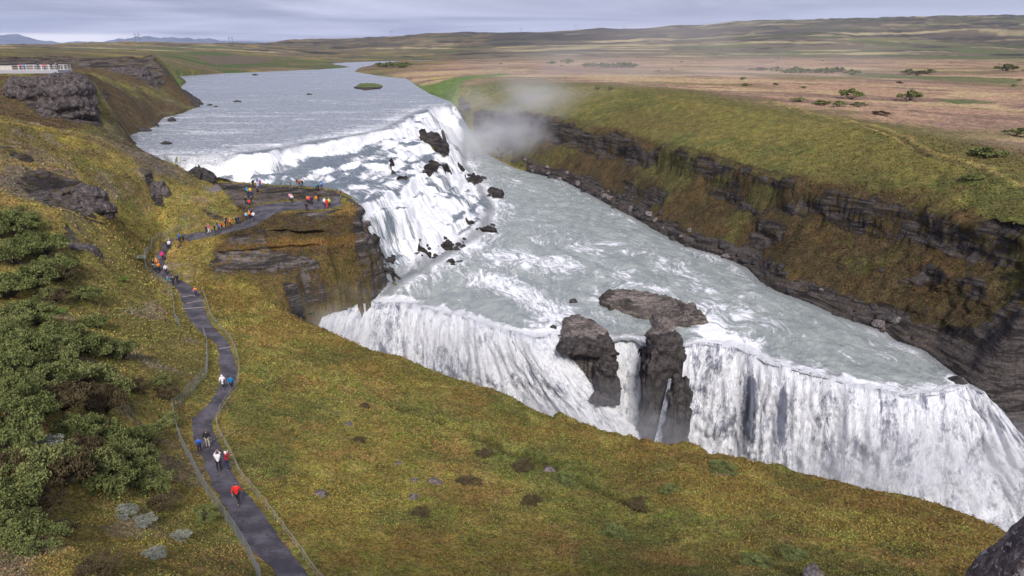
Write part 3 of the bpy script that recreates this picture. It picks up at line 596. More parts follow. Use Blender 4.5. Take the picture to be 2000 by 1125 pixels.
A = lay(A, C(72,88,42), sstep(-0.35, 0.15, fbm2(X/60, Y/25, 4, 197))*zone([(300,118),(420,112),(640,120),(690,131),(630,136),(440,144),(345,150),(330,140)], -23, 10, 10)*0.85)
A = lay(A, C(102,84,76), zone([(380,118),(450,112),(560,112),(500,120),(420,124)], -18, 8, 10)*0.9)
A = lay(A, C(92,110,44), zone([(322,170),(345,158),(365,162),(345,178),(335,180)], -23, 3, 3))
A = lay(A, C(74,60,34), sstep(1.1, 0.2, dcr)*0.8); A = lay(A, C(150,128,72), sstep(2.2, 1.4, dtr)*0.8); A = lay(A, C(70,62,36), sstep(1.0, 0.3, dtr)*0.8)
A = lay(A, C(150,118,104), zone([(1388,934),(1405,938),(1440,928),(1436,922),(1400,930)], -38.6, 0.25, 0.3)); A = lay(A, C(66,76,34), zone([(1380,928),(1395,912),(1425,908),(1442,918),(1430,926),(1395,932)], -38.8, 0.5, 0.6)*0.8)
lawn = inl & (X > -40)
nP = fbm2(X/2.6, Y/2.6, 4, 205, 0.6); nQ = fbm2(X/6.5, Y/6.5, 4, 207, 0.55)
A = np.where(lawn[..., None], lay(lay(lay(A, C(146,134,62), 0.45*sstep(.1, .45, nP)), C(84,90,40), 0.5*sstep(.1, .5, nQ)), C(122,90,42), 0.35*sstep(.2, .42, fbm2(X/3.5, Y/3.5, 4, 209))), A)
# bare scree and rock
R = rockm*np.where(east | (X > 30), 0.36+0.62*sstep(-0.25, 0.25, fbm2(X/9+Tz/5, Y/9, 4, 401)), 0.95)
gsl = [([(90,100),(700,100)], 0)]
def rz(poly, z, m, soft=3.0, warp=3.0):
    global R
    R = np.maximum(R, m*zone(poly, z, soft, warp))
def rzd(poly, m, soft=3.0, warp=3.0):
    global R
    R = np.maximum(R, m*zone([PD(*q) for q in poly], None, soft, warp))
scree = zone([PD(*q) for q in [(185,245,161),(255,268,182),(300,300,158),(345,325,147),(350,345,143),(300,335,140),(230,300,142),(190,262,150)]], None, 3, 3)
scree = np.maximum(scree, zone([PD(*q) for q in [(0,330,110),(60,340,108),(110,380,104),(170,430,104),(205,470,104),(150,450,98),(60,400,96),(0,370,97)]], None, 2, 3)*0.9)
scree = np.maximum(scree, zone([PD(*q) for q in [(180,190,185),(190,240,178),(260,262,190),(310,240,232),(390,205,287),(340,180,300),(300,160,290),(240,150,260),(200,160,230)]], None, 4, 9)*0.85*sstep(-0.45, 0.1, nA))
scree = np.maximum(scree, zone([PD(*q) for q in [(290,160,290),(330,150,320),(350,165,330),(330,185,310),(290,185,270)]], None, 5, 5)*0.7)
A = lay(A, C(104,90,82), scree*0.9); A = lay(A, C(96,92,50), np.where((X < -75) & (Y > 150) & (Y < 420), 0.5, 0)); A = lay(A, C(88,68,50), np.where((X < -75) & (Y > 150) & (Y < 420), 0.9*sstep(-.35, .1, fbm2(X/13, Y/13, 4, 85)), 0))
rzd([(60,345,108),(120,350,112),(150,372,112),(200,400,112),(208,430,108),(180,470,104),(150,430,102),(110,400,100),(60,375,102)], 0.5, 1.0, 5)
rzd([(285,345,138),(300,355,137),(325,385,134),(315,390,133),(290,365,135)], 0.8, 1.5, 2)
rzd([(60,150,170),(178,142,168),(184,240,162),(100,240,158),(60,215,160)], 0.95, 2, 2)
# ledge rock
R = np.maximum(R, 0.95*zone([(400,350),(460,357),(655,368),(695,385),(702,410),(698,430),(640,424),(560,416),(520,418),(480,398),(440,375)], -27.8, 0.7, 0.5))
R = R*(1-0.75*zone([(440,505),(520,520),(620,512),(722,486),(745,500),(768,560),(740,590),(620,640),(560,600),(440,545)], -37, 1.5, 2.5)*sstep(-0.45, 0.1, nB))
R = np.maximum(R, led2*np.interp(zz_, prof_z, [.55, .55, .50, .48, .60, .70, .9, .95, .40, .42, .9, .97, .97, .85, .4]))
onledge = zone([(560,414),(640,424),(690,405),(694,425),(640,440),(570,440),(520,440),(505,428)], -29.0, 0.6, 1.0)
A = lay(A, C(128,98,48), onledge)
R = R*(1-0.55*onledge)
A = lay(A, C(76,60,38), led2*0.95); A = lay(A, C(122,86,38), led2*0.6*np.interp(zz_, [-34.2,-33.2,-32.4,-31.8], [0,1,1,0])); A = lay(A, C(92,92,42), led2*0.6*sstep(0.1, 0.35, nB)*sstep(-34, -36, Tz)); A = lay(A, C(96,76,42), sstep(-34, -35, Tz)*zone([(440,470),(600,480),(720,445),(760,520),(740,580),(620,620),(520,570),(440,530)], -37, 2, 2)*0.8)
R = np.maximum(R, isl_mask*0.95)*(1-isl_g)
R = np.maximum(R, np.where((sd_river < 2.5) & (sd_river > -4.5) & (X > 5) & (Y < 300) & (Y > 70), sstep(4.5, 1.5, -sd_river+nB*2), 0)*0.85)
R = np.where(keep < 0.5, R*0.5, R); R = np.where((X > 62) & (Y < 99) & (Y > 60) & (distline(X, Y, WALL) < 16), 0.95, R)
rb = np.where(east | (X > 30), 1.0, 0.0)
A = lay(A, C(106,97,48), 0.75*inpoly(X, Y, [(120,40), (90,70)] + water_right + fall_right_edge[:1] + rim_r)); A = lay(A, C(84,88,42), 0.6*sstep(.05,.35,nA)*inpoly(X, Y, [(120,40), (90,70)] + water_right + fall_right_edge[:1] + rim_r))
cl = np.where((X > 0) & (Y > 60) & inpoly(X, Y, [(120,40), (90,70)] + water_right + fall_right_edge[:1] + rim_r), np.maximum(sstep(0.28, 0.5, blur2(slope, 3)), 0), 0)
A = lay(A, C(72,57,38), cl*0.95*sstep(5, 14, distline(X, Y, rim_r)+nB*6)); A = lay(A, C(96,70,38), cl*0.35*sstep(0.05, 0.3, nB)); A = lay(A, C(88,86,42), cl*0.5*sstep(0.12, 0.35, nA))
lum = A @ np.array([.25, .6, .15]); A = (A*0.85 + lum[..., None]*0.13)*1.18
RT = np.ones(X.shape); RT = RT + isl_mask*0.75*sstep(0, 60, 120-np.abs(Y-75))*np.where(Y < 130, 1, 0); RT = RT + led2*np.interp(zz_, [-36,-35,-33,-31.2,-30.8,-30.2,-29], [.2,.3,.8,-.45,-.4,.6,.6]); RT = RT*np.where(isl_mask > 0, np.where(Y > 130, 0.55, 1), 1); RT = np.where((distline(X, Y, lips) < 9) & (Tz < -47.5), 0.5, RT); RT = np.where((X > 5) & (Y > 60) & (Y < 330) & (sd_river < 0) & (isl_mask < .1), 0.72, RT); RT = np.where((sd_river > -6) & (Y > 70) & (X > 5) & (isl_mask < .1), 0.75, RT)  # ledge profile darkens the seam: shade under the overhanging cap put into rock tone
MS = 1 - isl_mask*0.97; MS = np.where(distline(X, Y, lips) < 7, 0.05, MS); MS = np.where((sd_river > -5) & (Y > 60), np.minimum(MS, .35), MS)
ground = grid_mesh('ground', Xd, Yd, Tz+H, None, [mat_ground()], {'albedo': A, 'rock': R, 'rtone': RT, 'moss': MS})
print('ground', round(time.time()-T_START, 1))

# ================================================================== water
rw = [70.0]
while rw[-1] < 1900:
    r = rw[-1]; rw.append(r + (0.30 if r < 150 else max(0.30, 0.0022*r) if r < 420 else 0.012*r))
GW = Polar(-34, 42, 900, rw); XW, YW = GW.X, GW.Y
Wz = water_level(GW)
sdw = sdist(XW, YW, RIVER)
LOWER = lip_left[:]+lip_rock+lip_right+water_right+foot[::-1]
in_up = inpoly(XW, YW, [P(640,110,UP)]+bank_left+lip0+bank_right+[P(900,110,UP)])
sd_c = sdist(XW, YW, CASC); in_c = sstep(-2, 2, sd_c)
in_lo = sdist(XW, YW, LOWER)
Wb = blur2(Wz, 1)
gxx = np.gradient(Wb, axis=1)/(GW.r[:, None]*(GW.th[1]-GW.th[0])); grr = np.gradient(Wb, axis=0)/np.gradient(GW.r)[:, None]
wsl = np.hypot(gxx, grr)
# flow frames: upper river, cascade (down to the right), lower river
cd = np.array([0.90, -0.43]); cu_c = XW*cd[0]+YW*cd[1]; cv_c = -XW*cd[1]+YW*cd[0]
wx = fbm2(XW/14, YW/14, 3, 201)*3; wy = fbm2(XW/14, YW/14, 3, 211)*3
mc = in_c
ld = np.array([0.27, -0.963]); lu = XW*ld[0]+YW*ld[1]; lv = -XW*ld[1]+YW*ld[0]
fu_up, fv_up = (XW+wx*2)/2.6, (YW+wy)/1.7
fu_c, fv_c = (cu_c+wx)/3.6, (cv_c+wy)/0.9
fu_l, fv_l = (lu+wx*2)/5.0, (lv+wy*2)/2.0
ml = sstep(-2, 2, in_lo)*(1-mc)
fu = fu_up*(1-mc)*(1-ml)+fu_c*mc+fu_l*ml+40*mc; fv = fv_up*(1-mc)*(1-ml)+fv_c*mc+fv_l*ml
foam = 0.28 + 0*XW
upf = sstep(420, 180, YW)*0.13 + 0.15*sstep(0, 0.5, fbm2(XW/22, YW/6, 4, 221, 0.6)) + 0.16*sstep(14, 1, distline(XW, YW, lip0)+4*fbm2(XW/9, YW/9, 3, 225))
foam = np.where(in_up, 0.26+upf, foam)
stepf = fbm2(cu_c/6+wx*.2, cv_c/16, 4, 231, 0.6)
wslb = blur2(wsl, 2)
foam = foam*(1-mc) + mc*np.clip(0.38 + 0.24*sstep(0.2, 0.9, wsl) + 0.30*sstep(0.15, 0.7, wslb) + 0.45*stepf - 0.34*sstep(0.05, 0.4, fbm2(cu_c/11, cv_c/6, 4, 233, 0.6)), 0.12, 0.84)
lof = 0.33 + 0.26*fbm2(lu/22, lv/7, 4, 241, 0.6) + 0.30*sstep(9, 0, distline(XW, YW, foot)) + 0.2*sstep(5, 0, distline(XW, YW, water_right))*0.6
lof = lof + 0.30*sstep(16, 4, distline(XW, YW, [P(1010,490,-43.3), P(1080,500,-43.6), P(1200,500,-43.9), P(1310,560,-44.6), P(1400,600,-45)])) *sstep(-0.3, 0.3, fbm2(XW/9, YW/9, 3, 251))
lof = lof + 0.30*sstep(6, 1, distline(XW, YW, [P(950,545,-44.3), P(1030,580,-44.8), P(1090,610,-45.2)]+[P(1060,640,-45.5)])) + 0.28*sstep(5, 1, distline(XW, YW, [P(1390,650,-46), P(1460,665,-46.2)]))
lof = lof + 0.60*sstep(3.4, 0.6, distline(XW, YW, lip_west+lip_left+lip_right)+1.6*fbm2(XW/2.5, YW/2.5, 3, 257))
foam = foam*(1-ml)+lof*ml
# surface relief
tur = fbm2(fu*1.2, fv*1.2, 4, 261, 0.6)
steps = 0.9*np.abs(fbm2(cu_c/5+wx*.3, cv_c/11, 3, 271))
Wf = blur2(Wz, 1)
Wf = Wf + mc*(0.42*tur + 0.25*steps - 0.1 + 0.18*fbm2(XW/1.6, YW/1.6, 3, 273))*sstep(0, 4, sd_c) + (1-mc)*0.16*tur + ml*0.40*fbm2(lu/3.4, lv/2.4, 4, 281, 0.6)*sstep(0, 5, sdw)
Wf = Wf - 0.30*sstep(2.0, -0.5, distline(XW, YW, lip_left+lip_right))*ml + ml*0.5*np.abs(fbm2(XW/2.4, YW/2.4, 4, 259))*sstep(10, 3, distline(XW, YW, lip_left+lip_right))
wc = np.ones(XW.shape+(3,))*C(164,171,166)
wc = lay(wc, C(150,156,160), in_up*1.0); wc = lay(wc, C(120,130,138), mc)
river = grid_mesh('river', XW, YW, Wf+H, (sdw > -1.0) & ((sdw > -0.05) | (np.minimum(distline(XW, YW, lip_left), distline(XW, YW, lip_right)) > 3)), [mat_water()], {'fu': fu, 'fv': fv, 'foam': foam, 'white': mc, 'wcol': wc})
# ---- falls
MF = mat_fall()
def fall(lip, drop, out_dir, throw, gapf, shift, name='waterfall', seed=0, back=1.6, rr_=0.8, rag=0.7):
    lp = densify(lip, 0.26); nu = len(lp); nv = int(drop/0.26)
    L = np.array(lp); s = np.concatenate([[0], np.cumsum(np.linalg.norm(np.diff(L[:, :2], axis=0), axis=1))])
    v = np.linspace(0, 1, nv)**1.15; v = np.concatenate([[-0.06, -0.03], v]); Vv, Uu = np.meshgrid(v, s, indexing='ij')
    od = np.array(out_dir)/np.linalg.norm(out_dir); k = np.clip(Vv, 0, 1); f = Uu/s[-1]
    edge = sstep(0, 0.8, Uu)*sstep(0, 0.8, s[-1]-Uu)
    thr = throw*(1+0.35*fbm2(Uu/5, Uu*0, 4, seed))
    hz = np.where(Vv < 0, Vv/0.06*back, thr*k**0.52)
    rope = np.abs(fbm2(Uu/1.5, Vv*drop/9, 4, seed+3, 0.6))*2.3 + fbm2(Uu/0.6, Vv*drop/3.0, 3, seed+9)*0.45
    bil = 1.0*fbm2(Uu/3.6+Vv*1.5, Vv*drop/5.5, 4, seed+5, 0.62)*3.4*sstep(0.10, 0.6, k)
    bil = np.maximum(bil, -0.5); hz = hz + (rope*sstep(0.0, 0.10, k)*rr_ + bil*rr_)*edge
    hz = hz + rag*(fbm2(Uu/1.5, Uu*0+3, 4, seed+21)+1.6*fbm2(Uu/5.5, Uu*0+5, 2, seed+22))*sstep(-0.03, 0.02, Vv)
    sx, sy = shift(f, k)
    Xx = L[:, 0][None]+od[0]*hz+sx; Yy = L[:, 1][None]+od[1]*hz+sy
    Zz = L[:, 2][None]-drop*k*(0.94+0.06*edge)+np.where(Vv < -0.04, -0.28, 0.04)+0.28*fbm2(Uu/0.8, Vv*drop/1.5, 3, seed+4)*sstep(0.3, 0.0, k)
    return grid_mesh(name, Xx, Yy, Zz+H, None, [MF], {'fu': Uu/0.9+seed, 'fv': Vv*drop/4.5, 'gap': gapf(f, k), 'drop': k})
gs = lambda f, c, w: np.exp(-((f-c)/w)**2)
fall(lip_west+lip_left, 27, (-0.05, -1), 9.0, lambda f, k: 0.05*gs(f, .6, .1)*sstep(.1, .3, k)-0.05, lambda f, k: (26*sstep(0.55, 1, f)*k**1.1-7*sstep(0.4, 0, f)*k, -2*k), seed=11)
fall(lip_right+[P(1962,808,-49.5), P(2002,858,-53.3), P(2060,930,-59)], 26, (-0.28, -0.96), 7.5, lambda f, k: 0.17*gs(f, .205, .016)*sstep(.06, .14, k)*sstep(.55, .35, k)+0.17*gs(f, .30, .011)*sstep(.08, .14, k)*sstep(.45, .3, k)-0.04, lambda f, k: (26*sstep(0.55, 1, f)*k, -3*sstep(.7, 1, f)*k), seed=23)
fall([P(1200,662,-46.0), P(1225,659,-46.0), P(1254,662,-46)], 27, (-0.05, -1), 7.0, lambda f, k: -0.06+0.0*f, lambda f, k: (0.6*f*k, 0*k), seed=37, rr_=0.45)
fall([PD(1305,748,108.6), PD(1308,744,108.6), PD(1312,745,108.6)], 20, (-0.15, -1), 1.6, lambda f, k: 0.03*f, lambda f, k: (-2.2*k+(f-.5)*1.1*k, 0*k), seed=41, rr_=0.25)
print('water', round(time.time()-T_START, 1))
#SECTION2
# ================================================================== things
bpy.context.view_layer.update()
def hit(px, py):
    d = Vector(ray(px, py)); ok, loc, nor, _ = ground.ray_cast(Vector((0, 0, H)), d.normalized(), distance=9000)
    return (loc, nor) if ok else (Vector(P(px, py, -30))+Vector((0, 0, H)), Vector((0, 0, 1)))
def gz(x, y): return sample(G, Tz, x, y)+H
def wz(x, y): return sample(GW, Wf, x, y)+H
_mats = {}
def flat(name, col, rough=0.8, var=0.15, scale=6.0, **k):
    key = (name, col)
    if key in _mats: return _mats[key]
    t = NT(name); n = t.noise(t.obj(), scale, 4, 0.6)
    c = t.mix(t.rng(n, 0.3, 0.7), tuple(v*(1-var) for v in col), tuple(min(1, v*(1+var)) for v in col))
    t.bsdf(c, rough, t.bump(n, 0.3, 0.02), **k); _mats[key] = t.m; return t.m
def tag(o, label=None, cat=None, group=None, kind=None):
    if label: o['label'] = label
    if cat: o['category'] = cat
    if group: o['group'] = group
    if kind: o['kind'] = kind
    return o
def empty(name, loc, rz=0.0):
    o = bpy.data.objects.new(name, None); o.location = loc; o.rotation_euler = (0, 0, rz); o.empty_display_size = 0.3; COL.objects.link(o); return o
def link(name, me, parent=None, mat=None):
    o = bpy.data.objects.new(name, me); COL.objects.link(o)
    if parent: o.parent = parent
    if mat and not me.materials: me.materials.append(mat)
    return o
class MB:
    def __init__(s): s.v = []; s.f = []
    def box(s, c, size, rz=0.0):
        b = len(s.v); cs, sn = math.cos(rz), math.sin(rz)
        for dz in (-.5, .5):
            for dx_, dy_ in ((-.5, -.5), (.5, -.5), (.5, .5), (-.5, .5)):
                x, y = dx_*size[0], dy_*size[1]; s.v.append((c[0]+x*cs-y*sn, c[1]+x*sn+y*cs, c[2]+dz*size[2]))
        s.f += [tuple(b+i for i in q) for q in ((3,2,1,0),(4,5,6,7),(0,1,5,4),(1,2,6,5),(2,3,7,6),(3,0,4,7))]
    def tube(s, pts, r, n=6, r2=None):
        pts = [Vector(p) for p in pts]; b0 = len(s.v); N = len(pts)
        for i, p in enumerate(pts):
            d = (pts[min(i+1, N-1)]-pts[max(i-1, 0)]).normalized(); a = d.orthogonal().normalized() if abs(d.z) > .9 else d.cross(Vector((0, 0, 1))).normalized(); c = d.cross(a)
            rr = r if r2 is None else r+(r2-r)*i/max(1, N-1)
            for k in range(n):
                an = 2*math.pi*k/n; s.v.append(tuple(p+(a*math.cos(an)+c*math.sin(an))*rr))
        for i in range(N-1):
            for k in range(n): s.f.append((b0+i*n+k, b0+i*n+(k+1) % n, b0+(i+1)*n+(k+1) % n, b0+(i+1)*n+k))
        s.f.append(tuple(b0+k for k in range(n))[::-1]); s.f.append(tuple(b0+(N-1)*n+k for k in range(n)))
    def mesh(s, name, smooth=False):
        me = bpy.data.meshes.new(name); me.from_pydata(s.v, [], s.f); me.update()
        if smooth: me.polygons.foreach_set('use_smooth', [True]*len(me.polygons))
        return me
    def build(s, name, mat, parent=None, smooth=False): return link(name, s.mesh(name, smooth), parent, mat)

# ------------------------------------------------------------------ path
def mat_path():
    t = NT('path'); p = t.pos(); a = t.noise(p, 0.5, 5, 0.6); b = t.noise(p, 14, 3, 0.8); c = t.noise(p, 2.2, 5, 0.65)
    col = t.mix(t.rng(a, 0.35, 0.65), (0.042, 0.038, 0.046), (0.118, 0.106, 0.122)); col = t.mix(t.rng(c, 0.52, 0.62, 0, 0.8), col, (0.034, 0.031, 0.036))
    col = t.mix(t.rng(b, 0.35, 0.7, 0, 0.6), col, t.mix(1.0, col, (1.5, 1.5, 1.5), 'MULTIPLY'))
    t.bsdf(col, t.math('SUBTRACT', 0.8, t.math('MULTIPLY', t.rng(c, 0.54, 0.64), 0.5)), t.bump(t.math('ADD', b, c), 0.5, 0.05)); return t.m
NP = len(pl); nx_ = 10; V = []; F = []
for i in range(NP):
    a = np.array(pl[i]); b = np.array(pr[i]); wob = 0.26*math.sin(i*1.7)+0.2*math.sin(i*0.63)+random.uniform(-.15, .15)
    for k in range(nx_+1):
        t_ = k/nx_; q = a*(1-t_)+b*t_; e = (b-a)/max(np.linalg.norm(b-a), .1)
        if k == 0: q = q-e*(0.1+wob*0.6)
        if k == nx_: q = q+e*(0.1-wob*0.4)
        z = gz(q[0], q[1])+0.07-(0.16 if k in (0, nx_) else 0)
        V.append((q[0], q[1], z))
for i in range(NP-1):
    for k in range(nx_): b = i*(nx_+1)+k; F.append((b, b+1, b+nx_+2, b+nx_+1))
me = bpy.data.meshes.new('path'); me.from_pydata(V, [], F); me.polygons.foreach_set('use_smooth', [True]*len(F)); path = link('path', me, None, mat_path()); path['kind'] = 'structure'
# pale edging strips laid across the path at the steps
mstep = flat('step_edging', (0.33, 0.30, 0.30), 0.8)
for (x1, y1, x2, y2) in ((358,581,384,577),(364,594,398,587),(357,605,400,601),(428,683,451,679),(420,859,408,867)):
    a, _ = hit(x1, y1); b, _ = hit(x2, y2); m = MB(); m.tube([a+Vector((0,0,.10)), (a+b)/2+Vector((0,0,.11)), b+Vector((0,0,.10))], 0.055, 5); m.build('step_edge', mstep, path)
# ------------------------------------------------------------------ rope railing and wire fences
steel = flat('galvanised_steel', (0.30, 0.31, 0.32), 0.5, Metallic=0.5); rope_m = flat('rope', (0.40, 0.36, 0.25), 0.8); wood_m = flat('weathered_wood', (0.34, 0.31, 0.24), 0.85)
def walk(pts, step):
    out = []; acc = 0; prev = None
    for p in pts:
        p = Vector((p[0], p[1], 0))
        if prev is None: out.append(p); prev = p; continue
        d = (p-prev).length
        while acc+d >= step:
            q = prev+(p-prev)*((step-acc)/d); out.append(q); prev = q; d = (p-prev).length; acc = 0
        acc += d; prev = p
    return out
def rail(name, pts, step, hgt, label, cat, pm, prad, ropes, rm, mesh=False):
    ps = walk(pts, step); root = empty(name, (ps[0].x, ps[0].y, gz(ps[0].x, ps[0].y))); o = root.location.copy(); tag(root, label, cat)
    tops = []
    for p in ps:
        z = gz(p.x, p.y); m = MB(); lean = Vector((random.uniform(-.03, .03), random.uniform(-.03, .03), 0))
        m.tube([Vector((p.x, p.y, z-.4))-o, Vector((p.x, p.y, z+hgt))+lean-o], prad, 6); m.build('post', pm, root); tops.append(Vector((p.x, p.y, z))-o)
    for h_ in ropes:
        m = MB(); line_ = []
        for a, b in zip(tops[:-1], tops[1:]):
            for k in range(4): t_ = k/4; line_.append(a*(1-t_)+b*t_+Vector((0, 0, h_-0.10*math.sin(math.pi*t_)*(0 if mesh else 1))))
        line_.append(tops[-1]+Vector((0, 0, h_))); m.tube(line_, 0.013 if not mesh else 0.012, 5); m.build('rope' if not mesh else 'rail', rm, root, True)
    if mesh:
        m = MB()
        for a, b in zip(tops[:-1], tops[1:]):
            n = max(3, int((b-a).length/0.16))
            for k in range(n): q = a*(1-k/n)+b*(k/n); m.tube([q+Vector((0, 0, .05)), q+Vector((0, 0, hgt*.95))], 0.006, 3)
            for k in range(6): z_ = Vector((0, 0, .08+k*hgt*.15)); m.tube([a+z_, b+z_], 0.006, 3)
        m.build('wire_mesh', rm, root)
    return root
def outward(lst, o_, d): return [tuple(np.array(a)+(np.array(a)-np.array(b))/np.linalg.norm(np.array(a)-np.array(b))*d) for a, b in zip(lst, o_)]
ro = outward(pr, pl, 0.35)
cut = next(i for i, p in enumerate(pr) if p[1] > P(388,568,-36.5)[1])
rail('rope_railing', ro[:cut], 2.0, 0.95, 'cream rope railing along the right edge of the lower path', 'railing', steel, 0.03, (0.5, 0.78, 0.92), rope_m)
cut2 = next(i for i, p in enumerate(pr) if p[1] > P(326,498,-35.4)[1])
rail('rope_railing', ro[cut+3:cut2], 2.0, 0.95, 'pale rope railing round the outside of the path bend below the ledge', 'railing', steel, 0.03, (0.5, 0.9), rope_m)
mesh_m = flat('fence_wire', (0.36, 0.38, 0.38), 0.5, Metallic=0.4)
def fence_px(lst, label, step=2.2, hgt=1.15): return rail('wire_fence', [hit(*q)[0] for q in lst], step, hgt, label, 'fence', steel, 0.028, (hgt*.97,), mesh_m, True)
fence_px([(512,1140),(498,1108),(470,1060),(450,1032),(432,1005),(405,968),(378,914),(365,890),(351,860),(344,832),(331,812),(347,795),(369,772),(388,752),(405,735),(406,700),(405,668),(397,652)], 'wire mesh fence up the grass slope left of the lower path')
fence_px([(352,640),(343,625),(341,600),(336,575),(330,562),(312,550),(298,540),(284,526),(284,500),(298,470),(320,462),(350,450),(375,448)], 'wire mesh fence round the outside of the upper path bend')
fence_px([(352,392),(375,394),(393,397),(405,399),(417,400)], 'short wire fence on the grass brow above the ledge', 2.4)
fence_px([(396,368),(404,373),(411,378),(419,383),(425,389),(430,394)], 'short wire fence running down the brow to the ledge rocks', 2.0)
m = MB(); a, _ = hit(446, 629); mk = empty('marker_post', a); tag(mk, 'small dark marker post standing alone on the grass right of the path', 'post')
m.tube([(0, 0, -.2), (0, 0, .75)], .07, 6); m.build('post', flat('dark_wood', (0.05, 0.045, 0.04)), mk); m = MB(); m.box((0, 0, .82), (.16, .16, .14)); m.build('cap', flat('dark_cap', (0.08, 0.08, 0.08)), mk)

# ------------------------------------------------------------------ people
def skin(name, verts, edges, radii, sub=1):
    me = bpy.data.meshes.new(name); me.from_pydata([Vector(v) for v in verts], edges, []); o = bpy.data.objects.new('tmp', me); COL.objects.link(o)
    mo = o.modifiers.new('s', 'SKIN'); mo.use_smooth_shade = True
    if not me.skin_vertices: me.attributes.new('skin', 'FLOAT', 'POINT')
    sv = me.skin_vertices[0].data
    for i, r in enumerate(radii):
        sv[i].radius = (r, r) if not isinstance(r, tuple) else r; sv[i].use_root = (i == 0)
    ms = o.modifiers.new('u', 'SUBSURF'); ms.levels = sub; ms.render_levels = sub
    dg = bpy.context.evaluated_depsgraph_get(); out = bpy.data.meshes.new_from_object(o.evaluated_get(dg)); out.name = name
    bpy.data.objects.remove(o); out.materials.clear(); out.materials.append(None); return out
def pose_joints(kind):
    J = dict(pel=(0,0,.95), waist=(0,0,1.08), chest=(0,.0,1.32), neck=(0,0,1.48), head=(0,.015,1.60), top=(0,.0,1.72))
    for s, n in ((-1, 'l'), (1, 'r')):
        J['hip'+n] = (s*.10,0,.90); J['kn'+n] = (s*.11,.01,.50); J['an'+n] = (s*.12,-.01,.09); J['toe'+n] = (s*.13,.15,.04)
        J['sh'+n] = (s*.19,0,1.42); J['el'+n] = (s*.26,-.02,1.16); J['wr'+n] = (s*.25,.07,.93); J['ha'+n] = (s*.245,.10,.84)
    if kind == 'walk':
        J.update(knl=(-.10,.17,.52), anl=(-.10,.26,.12), toel=(-.10,.41,.09), knr=(.10,-.06,.50), anr=(.11,-.26,.14), toer=(.12,-.13,.04), ell=(-.26,-.12,1.18), wrl=(-.25,-.14,.95), hal=(-.245,-.13,.86), elr=(.26,.08,1.17), wrr=(.24,.24,1.0), har=(.235,.30,.93))
    if kind == 'photo':
        for s, n in ((-1, 'l'), (1, 'r')): J['el'+n] = (s*.25,.22,1.30); J['wr'+n] = (s*.10,.38,1.50); J['ha'+n] = (s*.06,.40,1.58)
    if kind == 'pocket':
        for s, n in ((-1, 'l'), (1, 'r')): J['el'+n] = (s*.30,-.06,1.17); J['wr'+n] = (s*.20,.10,1.0); J['ha'+n] = (s*.13,.14,.97)
    if kind == 'raise':
        J.update(elr=(.30,.10,1.55), wrr=(.27,.16,1.78), har=(.26,.18,1.87), ell=(-.28,.12,1.22), wrl=(-.18,.30,1.20), hal=(-.14,.36,1.22))
    if kind == 'sit':
        for k_, v in list(J.items()):
            if k_[:2] in ('pe','wa','ch','ne','he','to','sh','el','wr','ha') and not k_.startswith('toe'): J[k_] = (v[0], v[1]-.05, v[2]-.45)
        for s, n in ((-1, 'l'), (1, 'r')): J['hip'+n] = (s*.10,-.03,.46); J['kn'+n] = (s*.13,.36,.50); J['an'+n] = (s*.13,.52,.12); J['toe'+n] = (s*.14,.66,.06); J['wr'+n] = (s*.16,.2,.62); J['ha'+n] = (s*.14,.30,.60); J['el'+n] = (s*.27,.02,.74)
    if kind == 'crouch':
        dz = .42
        for k_, v in list(J.items()):
            if not k_.startswith(('kn','an','toe','hip')): J[k_] = (v[0], v[1]+.05+(.12 if v[2] > 1.3 else 0), v[2]-dz)
        for s, n in ((-1, 'l'), (1, 'r')): J['hip'+n] = (s*.10,0,.50); J['kn'+n] = (s*.15,.34,.46); J['an'+n] = (s*.13,.05,.09); J['toe'+n] = (s*.14,.20,.04); J['el'+n] = (s*.27,.22,.80); J['wr'+n] = (s*.14,.40,.78); J['ha'+n] = (s*.09,.44,.84)
    return {k: Vector(v) for k, v in J.items()}
def chain(J, segs, rad):
    names = []; edges = []
    for a, b in segs:
        for n in (a, b):
            if n not in names: names.append(n)
        edges.append((names.index(a), names.index(b)))
    return [J[n] for n in names], edges, [rad[n] for n in names]
def lr(*segs): return [(a.replace('*', s), b.replace('*', s)) for s in 'lr' for a, b in segs]
